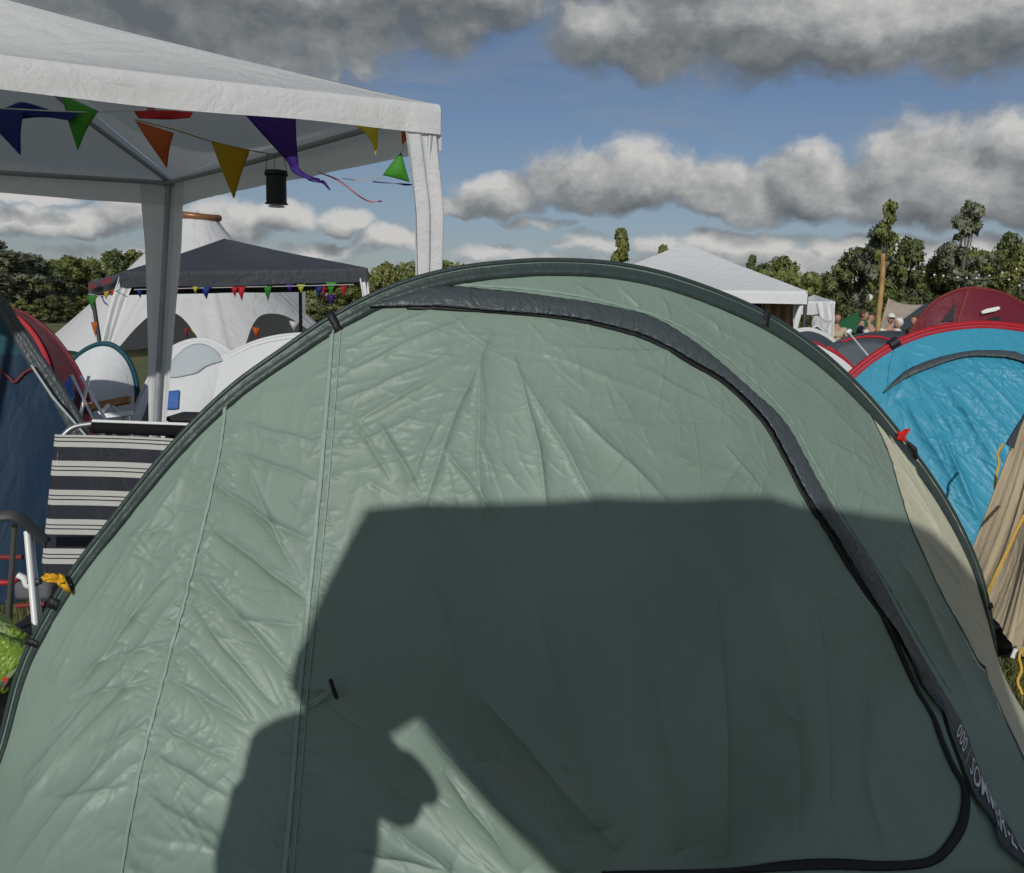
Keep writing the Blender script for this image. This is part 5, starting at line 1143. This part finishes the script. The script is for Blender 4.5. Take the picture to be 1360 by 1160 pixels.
# ------------------------------------------------------------------ trees
def tree_mesh(name, kind, seed, Ht=10.0, n=5200, leaf=.17):
    r_ = np.random.default_rng(seed); cl = []
    if kind == 'round':
        for _ in range(46):
            a = r_.uniform(0, 6.28); h = r_.uniform(.12, .97); rr = (.34 * math.sin(math.pi * min(1, .12 + h * .9)) ** .7) * Ht * r_.uniform(.35, 1.0)
            cl.append((rr * math.cos(a), rr * math.sin(a), h * Ht, r_.uniform(.055, .12) * Ht))
    elif kind == 'poplar':
        for _ in range(50):
            a = r_.uniform(0, 6.28); h = r_.uniform(.12, .99); rr = .12 * Ht * math.sin(math.pi * min(1, .15 + h * .8)) * r_.uniform(.2, 1)
            cl.append((rr * math.cos(a), rr * math.sin(a), h * Ht, r_.uniform(.03, .065) * Ht))
    elif kind == 'tall':     # open crown: tuft on top, sparse middle
        for _ in range(44):
            a = r_.uniform(0, 6.28); h = r_.choice([r_.uniform(.80, 1.0), r_.uniform(.15, .62), r_.uniform(.6, .82)], p=[.36, .5, .14]); rr = (.10 if h > .62 else .20) * Ht * r_.uniform(.1, 1)
            cl.append((rr * math.cos(a) + (.05 * Ht * (h - .5)), rr * math.sin(a), h * Ht, r_.uniform(.03, .055) * Ht))
    else:                    # bush
        for _ in range(40):
            a = r_.uniform(0, 6.28); h = r_.uniform(.05, .9); rr = .55 * Ht * math.sqrt(max(0.02, 1 - h * h)) * r_.uniform(.2, 1)
            cl.append((rr * math.cos(a), rr * math.sin(a), h * Ht, r_.uniform(.06, .13) * Ht))
    cl = np.array(cl); wts = cl[:, 3] ** 2; idx = r_.choice(len(cl), n, p=wts / wts.sum())
    d = r_.normal(size=(n, 3)); d /= np.linalg.norm(d, axis=1)[:, None]; rad = cl[idx, 3] * r_.uniform(.3, 1.08, n) ** .5
    P_ = cl[idx, :3] + d * rad[:, None] * np.array([1.1, 1.1, .9])
    # scattered outer sprigs break the outline
    t1_ = r_.normal(size=(n, 3)) + d * .2; t1_ /= np.linalg.norm(t1_, axis=1)[:, None]; t2_ = np.cross(t1_, d + r_.normal(size=(n, 3)) * .5); t2_ /= np.linalg.norm(t2_, axis=1)[:, None] + 1e-9
    core = r_.random(n) < .38; P_[core] = cl[idx[core], :3] + d[core] * (cl[idx[core], 3] * r_.uniform(0, .75, core.sum()))[:, None]; sz = (leaf * r_.uniform(.6, 1.5, n) * np.where(core, 2.4, 1.0))[:, None]
    V = np.stack([P_ - t1_ * sz, P_ + t2_ * sz * .55, P_ + t1_ * sz, P_ - t2_ * sz * .55], 1).reshape(-1, 3); V[:, 2] = np.maximum(V[:, 2], .05)
    F = np.arange(n * 4).reshape(-1, 4)
    me = bpy.data.meshes.new(name + '_crown'); me.from_pydata(V.tolist(), [], F.tolist()); me.update()
    nn_ = d + r_.normal(size=(n, 3)) * .35 + np.array([0, 0, .25]); nn_ /= np.linalg.norm(nn_, axis=1)[:, None]; me.polygons.foreach_set('use_smooth', [True] * len(me.polygons)); me.normals_split_custom_set_from_vertices(np.repeat(nn_, 4, 0).tolist())
    tr = MB(); lean = .03 * Ht
    tr.tube([(0, 0, 0), (.02 * Ht, 0, .3 * Ht), (.01 * Ht, .01 * Ht, .6 * Ht), (.02 * Ht, 0, .92 * Ht)], [.022 * Ht, .016 * Ht, .009 * Ht, .002 * Ht], 8)
    for k in range(14):
        c = cl[r_.integers(len(cl))]; h0 = c[2] * .6; tr.tube([(.015 * Ht, 0, h0), (c[0] * .5, c[1] * .5, (h0 + c[2]) / 2 + .1), (c[0], c[1], c[2])], [.008 * Ht, .005 * Ht, .002 * Ht], 5)
    mt = bpy.data.meshes.new(name + '_trunk'); mt.from_pydata(tr.V, [], tr.F); mt.update(); mt.materials.append(M['bark'])
    return me, mt
TM = {}
for kind, seeds in (('round', (1, 2, 3, 4)), ('poplar', (5,)), ('tall', (6, 7)), ('bush', (8, 9))):
    for s_ in seeds: TM.setdefault(kind, []).append(tree_mesh('%s_%d' % (kind, s_), kind, s_, n={'tall': 3000, 'poplar': 4200, 'bush': 4200}.get(kind, 7500)))
_mc = {}
def crown_mesh(me, m_):
    k = (me.name, m_.name)
    if k not in _mc: c = me.copy(); c.materials.clear(); c.materials.append(m_); _mc[k] = c
    return _mc[k]
def tree(kind, px, ptop, Y, wpx, lm, label, name=None, var=0, rz=0.0):
    p = at(px, ptop, Y); h = p[2]; g_ = (p[0], p[1], 0)
    root = thing(name or {'poplar': 'poplar_tree', 'bush': 'bush'}.get(kind, 'broadleaf_tree'), g_, label, 'bush' if kind == 'bush' else 'tree', 'bushes along the edge of the field' if kind == 'bush' else 'trees along the edge of the field')
    a, b = TM[kind][var % len(TM[kind])]
    bw = {'round': .78, 'poplar': .34, 'tall': .42, 'bush': 1.25}[kind] * 10
    sx = wpx * (1.22 if kind in ('round', 'bush') else 1.0) / FPX * Y / bw; sz = h / 10.2
    for nm, me in (('crown', crown_mesh(a, M[lm])), ('trunk', b)):
        o = bpy.data.objects.new(nm, me); COL.objects.link(o); o.parent = root; o.scale = (sx, max(sx, .35), sz); o.rotation_euler = (0, 0, rz)
    return root
# left tree line
L_ = [('round', -15, 318, 62, 120, 'leaf_c', 'silvery green willow at the far left of the tree line, tallest there'), ('round', 42, 338, 66, 80, 'leaf_c', 'grey green tree second from the left edge'), ('round', 72, 352, 72, 60, 'leaf_b', 'dark tree right of the silvery willow'),
      ('round', 95, 342, 74, 60, 'leaf_a', 'mid green tree above the small field at left'), ('round', 124, 352, 76, 54, 'leaf_a', 'rounded green tree left of the dark gazebo corner'), ('round', 150, 332, 76, 60, 'leaf_b', 'deep green tree just left of the gazebo leg'), ('round', 178, 330, 78, 60, 'leaf_a', 'green tree left of the marquee peak'), ('round', 215, 350, 82, 60, 'leaf_b', 'tree hidden mostly by the gazebo leg'),
      ('bush', 35, 395, 60, 40, 'leaf_d', 'pale green bush at the foot of the left tree line'), ('bush', 70, 390, 62, 60, 'leaf_b', 'dark shrub under the left trees'), ('bush', 98, 392, 66, 50, 'leaf_d', 'yellow green shrub bordering the field'), ('bush', 130, 388, 68, 50, 'leaf_a', 'green shrub next to the dark gazebo corner'), ('bush', 160, 385, 70, 50, 'leaf_b', 'dark shrub behind the dark gazebo'),
      ('round', 440, 372, 80, 60, 'leaf_b', 'dark tree seen under the right end of the dark gazebo'), ('round', 470, 365, 78, 50, 'leaf_a', 'tree behind the right corner of the dark gazebo'), ('round', 512, 350, 76, 40, 'leaf_d', 'yellow green tree right of the dark gazebo'), ('round', 545, 358, 78, 40, 'leaf_a', 'tree beside the white gazebo corner curtain'), ('round', 582, 350, 80, 34, 'leaf_b', 'small treetop right of the white corner curtain'), ('round', 620, 366, 82, 40, 'leaf_a', 'low treetop behind the crest of the green tent'),
      ('poplar', 827, 305, 74, 38, 'leaf_d', 'lone slim poplar above the crest of the green tent'), ('round', 880, 326, 84, 36, 'leaf_a', 'treetop just left of the white gazebo peak'), ('poplar', 998, 340, 80, 24, 'leaf_b', 'thin dark treetop behind the white gazebo roof'),
      ('round', 1040, 338, 70, 60, 'leaf_a', 'pointed green tree right of the white gazebo roof'), ('round', 1012, 352, 74, 50, 'leaf_b', 'dark tree touching the white gazebo roof'), ('round', 1075, 362, 72, 60, 'leaf_a', 'low green tree above the small white gazebo'), ('round', 1102, 362, 74, 50, 'leaf_b', 'dark low tree above the people at left'),
      ('round', 1138, 326, 62, 70, 'leaf_b', 'big dark tree left of the wooden pole'), ('round', 1170, 300, 60, 76, 'leaf_c', 'tall grey green tree behind the wooden pole'), ('tall', 1183, 272, 58, 46, 'leaf_a', 'narrow tree with a tuft leaning out above the wooden pole'), ('round', 1212, 316, 60, 70, 'leaf_b', 'broad dark tree right of the wooden pole'), ('round', 1246, 336, 62, 60, 'leaf_a', 'green tree behind the festoon bulbs'),
      ('tall', 1290, 268, 56, 66, 'leaf_c', 'tallest birch like tree with bare white stems and a leafy top'), ('round', 1262, 322, 64, 56, 'leaf_c', 'greyish treetop between the green tree and the birch'), ('round', 1300, 330, 60, 70, 'leaf_a', 'green tree in front of the tall birch like one'), ('round', 1340, 306, 62, 70, 'leaf_b', 'dark tree near the right edge'), ('round', 1362, 326, 58, 60, 'leaf_d', 'yellow green tree at the right edge'), ('round', 1400, 310, 62, 80, 'leaf_a', 'tree cut by the right edge of the photo'),
      ('bush', 1060, 392, 56, 60, 'leaf_b', 'dark shrub behind the small white gazebo'), ('bush', 1120, 385, 52, 70, 'leaf_b', 'dark shrub behind the person in navy'), ('bush', 1175, 380, 50, 70, 'leaf_a', 'green shrub at the foot of the wooden pole trees'), ('bush', 1225, 376, 50, 70, 'leaf_b', 'dark shrub above the sand tarpaulin'), ('bush', 1285, 378, 50, 80, 'leaf_a', 'green shrub above the maroon tent'), ('bush', 1345, 372, 50, 70, 'leaf_b', 'dark shrub right of the maroon tent')]
for i, (k, px, pt, Y, wpx, lm, lab) in enumerate(L_): tree(k, px, pt, Y, wpx, lm, lab, var=i, rz=i * 1.7)
# distant woodland so the tree line has no gaps to the ground
def hedge(x0, x1, Y, h, seed, label):
    r_ = np.random.default_rng(seed); n = 14000; x = r_.uniform(x0, x1, n); hh = h * (.75 + .5 * (vnoise(x * .25, x * 0 + seed) + .5)); z = r_.uniform(0, 1, n) ** .7 * hh; y = Y + r_.uniform(-1.5, 1.5, n)
    P_ = np.stack([x, y, z], 1); a = r_.normal(size=(n, 3)); a /= np.linalg.norm(a, axis=1)[:, None]; b = np.cross(a, r_.normal(size=(n, 3))); b /= np.linalg.norm(b, axis=1)[:, None]; s_ = r_.uniform(.15, .4, n)[:, None]
    V = np.stack([P_ - a * s_, P_ + b * s_ * .6, P_ + a * s_, P_ - b * s_ * .6], 1).reshape(-1, 3); V[:, 2] = np.maximum(V[:, 2], 0.02)
    tag(mesh_obj('hedge', V, np.arange(n * 4).reshape(-1, 4), M['leaf_a'], None, False), label, 'hedge', kind='stuff')
hedge(-60, -4, 84, 5.1, 3, 'far dark woodland edge behind the left trees'); hedge(-4, 26, 90, 3.4, 9, 'far woodland edge behind the centre of the camp'); hedge(18, 62, 66, 4.1, 5, 'far dark woodland edge behind the right trees')

# ------------------------------------------------------------------ grass near the camera
def grass(name, x0, x1, y0, y1, n, hmax, seed, label):
    r_ = np.random.default_rng(seed); x = r_.uniform(x0, x1, n); y = r_.uniform(y0, y1, n); h = r_.uniform(.3, 1, n) * hmax; a = r_.uniform(0, 6.28, n); w = r_.uniform(.0015, .0035, n); ln_ = r_.normal(0, .45, n) * h; b = r_.uniform(0, 6.28, n)
    base = np.stack([x, y, np.zeros(n) - .005], 1); sd = np.stack([np.cos(a) * w, np.sin(a) * w, 0 * w], 1); mid = base + np.stack([np.cos(b) * ln_ * .3, np.sin(b) * ln_ * .3, h * .6], 1); tip = base + np.stack([np.cos(b) * ln_, np.sin(b) * ln_, h], 1)
    V = np.stack([base - sd, base + sd, mid + sd * .7, mid - sd * .7, tip], 1).reshape(-1, 3); i = np.arange(n) * 5
    F = np.concatenate([np.stack([i, i + 1, i + 2, i + 3], 1)]).tolist() + np.stack([i + 3, i + 2, i + 4], 1).tolist()
    tag(mesh_obj(name, V, F, M['blade'], None, False), label, 'grass', kind='stuff')
grass('grass', 1.45, 2.6, 2.3, 4.0, 26000, .055, 2, 'short dry grass right of the green tent')
grass('grass', -3.4, -.9, 2.7, 6.5, 26000, .06, 3, 'trodden grass round the chairs left of the green tent')
grass('grass', -4.5, -1.5, 6.5, 11, 16000, .09, 4, 'grass between the white tents and the chairs')
r_ = np.random.default_rng(9)
mb = MB()
for k in range(26):
    p = gnd(1326 + r_.uniform(-2, 34), 905 + r_.uniform(-6, 10)); h = r_.uniform(.05, .11); b = r_.normal(0, .02)
    mb.tube([p, p + np.array([b, 0, h * .6]), p + np.array([b * 2.4, 0, h])], [.0022, .0018, .0005], 4)
tag(mb.obj('tall_grass', M['blade']), 'tall dry grass stalks at the hem of the beige tent', 'grass', kind='stuff')

def bp(px, py, Yp):
    """the point in the plane Y = Yp whose shadow falls on the green tent at this pixel"""
    h_ = GT.hit(px, min(py, 1165)); p = GT.S(h_[0:1], h_[1:2], 0)[0]
    q = p - SUN * ((p[1] - Yp) / SUN[1])
    if py > 1165: q = q - np.array([0, 0, (py - 1165) / 440.0])
    return q
# ------------------------------------------------------------------ photographer, plus added unseen casters shaped to the shadow on the tent
def figure(label, Y0, hd_, nk, ch, ws, pv, sl, el, hl, sr, er, hr, jr, jacket, flare=None):
    P3 = {k: bp(*v, Y0) for k, v in dict(hd=hd_, nk=nk, ch=ch, ws=ws, pv=pv, sl=sl, sr=sr).items()}
    for k, v in dict(el=el, er=er).items(): P3[k] = bp(v[0], v[1], Y0 + .08)
    for k, v in dict(hl=hl, hr=hr).items(): P3[k] = bp(v[0], v[1], Y0 + .22)
    root = thing('person', (P3['pv'][0], Y0, 0), label, 'person')
    J = [(P3['pv'], (.15, .11)), (P3['ws'], (.13, .10)), (P3['ch'], (.15, .11)), (P3['nk'], .055), (lerp(P3['nk'], P3['hd'], .5), .05)]; E_ = [(0, 1), (1, 2), (2, 3), (3, 4)]; SJ = [(P3['pv'], (jr[0], .15)), (P3['ws'], (jr[1], .14)), (P3['ch'], (jr[2], .13))]; SE = [(0, 1), (1, 2)]
    for s_, a, b, c in ((-1, 'sl', 'el', 'hl'), (1, 'sr', 'er', 'hr')):
        k = len(J); J += [(P3[a], .055), (P3[b], .042), (P3[c], .028)]; E_ += [(2, k), (k, k + 1), (k + 1, k + 2)]; ha = P3[c]
        for q in range(4):
            m1 = len(J); b_ = ha + np.array([-s_ * .02, .045, .03 - .02 * q]); J += [(b_, .010), (b_ + np.array([-s_ * .028, .022, 0]), .009), (b_ + np.array([-s_ * .05, .012, 0]), .007)]; E_ += [(k + 2, m1), (m1, m1 + 1), (m1 + 1, m1 + 2)]
        m1 = len(J); J += [(ha + np.array([-s_ * .02, .01, -.035]), .011), (ha + np.array([-s_ * .05, .015, -.03]), .009)]; E_ += [(k + 2, m1), (m1, m1 + 1)]
        k = len(SJ); SJ += [(P3[a], .085 if s_ < 0 else .12), (P3[b], .064), (lerp(P3[b], P3[c], .8), .045)]; SE += [(2, k), (k, k + 1), (k + 1, k + 2)]
    if flare:
        for (fx, fy, fr, to) in flare: SJ.append((bp(fx, fy, Y0), fr)); SE.append((to, len(SJ) - 1))
    xp, yp, zp = P3['pv']; TJ = [(P3['pv'], (.16, .13))]; TE = []
    for s_ in (-1, 1):
        k = len(J); L4 = [((xp + s_ * .10, yp, zp - .05), .085), ((xp + s_ * .12, yp + .02, zp * .52), .062), ((xp + s_ * .13, yp, .09), .045), ((xp + s_ * .13, yp + .14, .035), .038)]; J += L4; E_ += [(0, k), (k, k + 1), (k + 1, k + 2), (k + 2, k + 3)]
        k = len(TJ); TJ += [(L4[0][0], .10), (L4[1][0], .08), (L4[2][0], .06)]; TE += [(0, k), (k, k + 1), (k + 1, k + 2)]
    skin_mesh('body', J, E_, M['skin'], root, 1, 0); skin_mesh('jacket', SJ, SE, jacket, root, 1, 0); skin_mesh('trousers', TJ, TE, M['jeans'], root, 1, 0)
    head(P3['hd'], 0, M['skin'], root)
    return root
figure('added unseen person in a navy jacket left of the camera, posed to cast a shadow', -.32, (430, 905), (425, 965), (400, 1050), (392, 1130), (385, 1235), (352, 990), (335, 1100), (370, 1180), (458, 1015), (556, 1058), (510, 985), (.25, .22, .17), M['cotton_navy'], flare=[(508, 1082), (.075), 1] and [(508, 1080, .075, 1), (445, 950, .10, 2), (330, 1010, .10, 1), (352, 968, .045, 2), (577, 1052, .020, 7), (540, 1080, .040, 7)])  # added figure; joints and jacket flares follow the shadow outline on the tent
figure('person in a black jacket holding a phone, right behind the camera', -.42, (862, 905), (862, 975), (862, 1060), (862, 1140), (862, 1240), (800, 1010), (815, 1120), (835, 930), (944, 1010), (962, 1130), (890, 930), (.20, .185, .165), M['cotton_black'])
tag(MB().box((0, -.09, 1.47), (.15, .01, .075)).obj('phone', M['black'], bevel=.004), 'black phone held up by the person behind the camera', 'phone')
SHP = [(385, 905), (425, 800), (488, 680), (560, 672), (640, 672), (720, 668), (800, 659), (880, 661), (960, 656), (1020, 656), (1065, 670), (1120, 684), (1200, 690), (1238, 708), (1275, 745), (1312, 790), (1324, 850), (1332, 900), (1366, 985), (1390, 1060), (1400, 1300), (862, 1300), (742, 1165), (650, 1062), (556, 955), (500, 990)]  # outline of the wanted shadow; the added sheet is cut to it
YT = -1.35; sv = []
for x, y in SHP: sv.append(bp(x, y, YT))
sh = thing('added_shadow_caster', (sv[10][0], YT, 0), 'added unseen grey sheet behind the camera, outlined to cast the shadow on the green tent', 'tarp')
n_ = len(sv)
import bmesh
bm = bmesh.new(); vs = [bm.verts.new(tuple(v)) for v in sv]; bm.faces.new(vs); bmesh.ops.triangulate(bm, faces=bm.faces[:]); bmesh.ops.subdivide_edges(bm, edges=bm.edges[:], cuts=3, use_grid_fill=True)
for v in bm.verts: v.co.y += .06 * float(fbm(v.co.x * 1.3, v.co.z * 1.3, 2))
me = bpy.data.meshes.new('tarp_sheet'); bm.to_mesh(me); bm.free(); me.materials.append(M['greytarp']); o = link(bpy.data.objects.new('tarp_sheet', me), sh); o.modifiers.new('s', 'SOLIDIFY').thickness = .006
for i in (8, 12): MB().tube([sv[i] + np.array([0, -.03, 0]), (sv[i][0], YT - .03, 0)], .014, 8).obj('pole', M['alu_d'], sh)  # poles holding up the added shadow-casting sheet
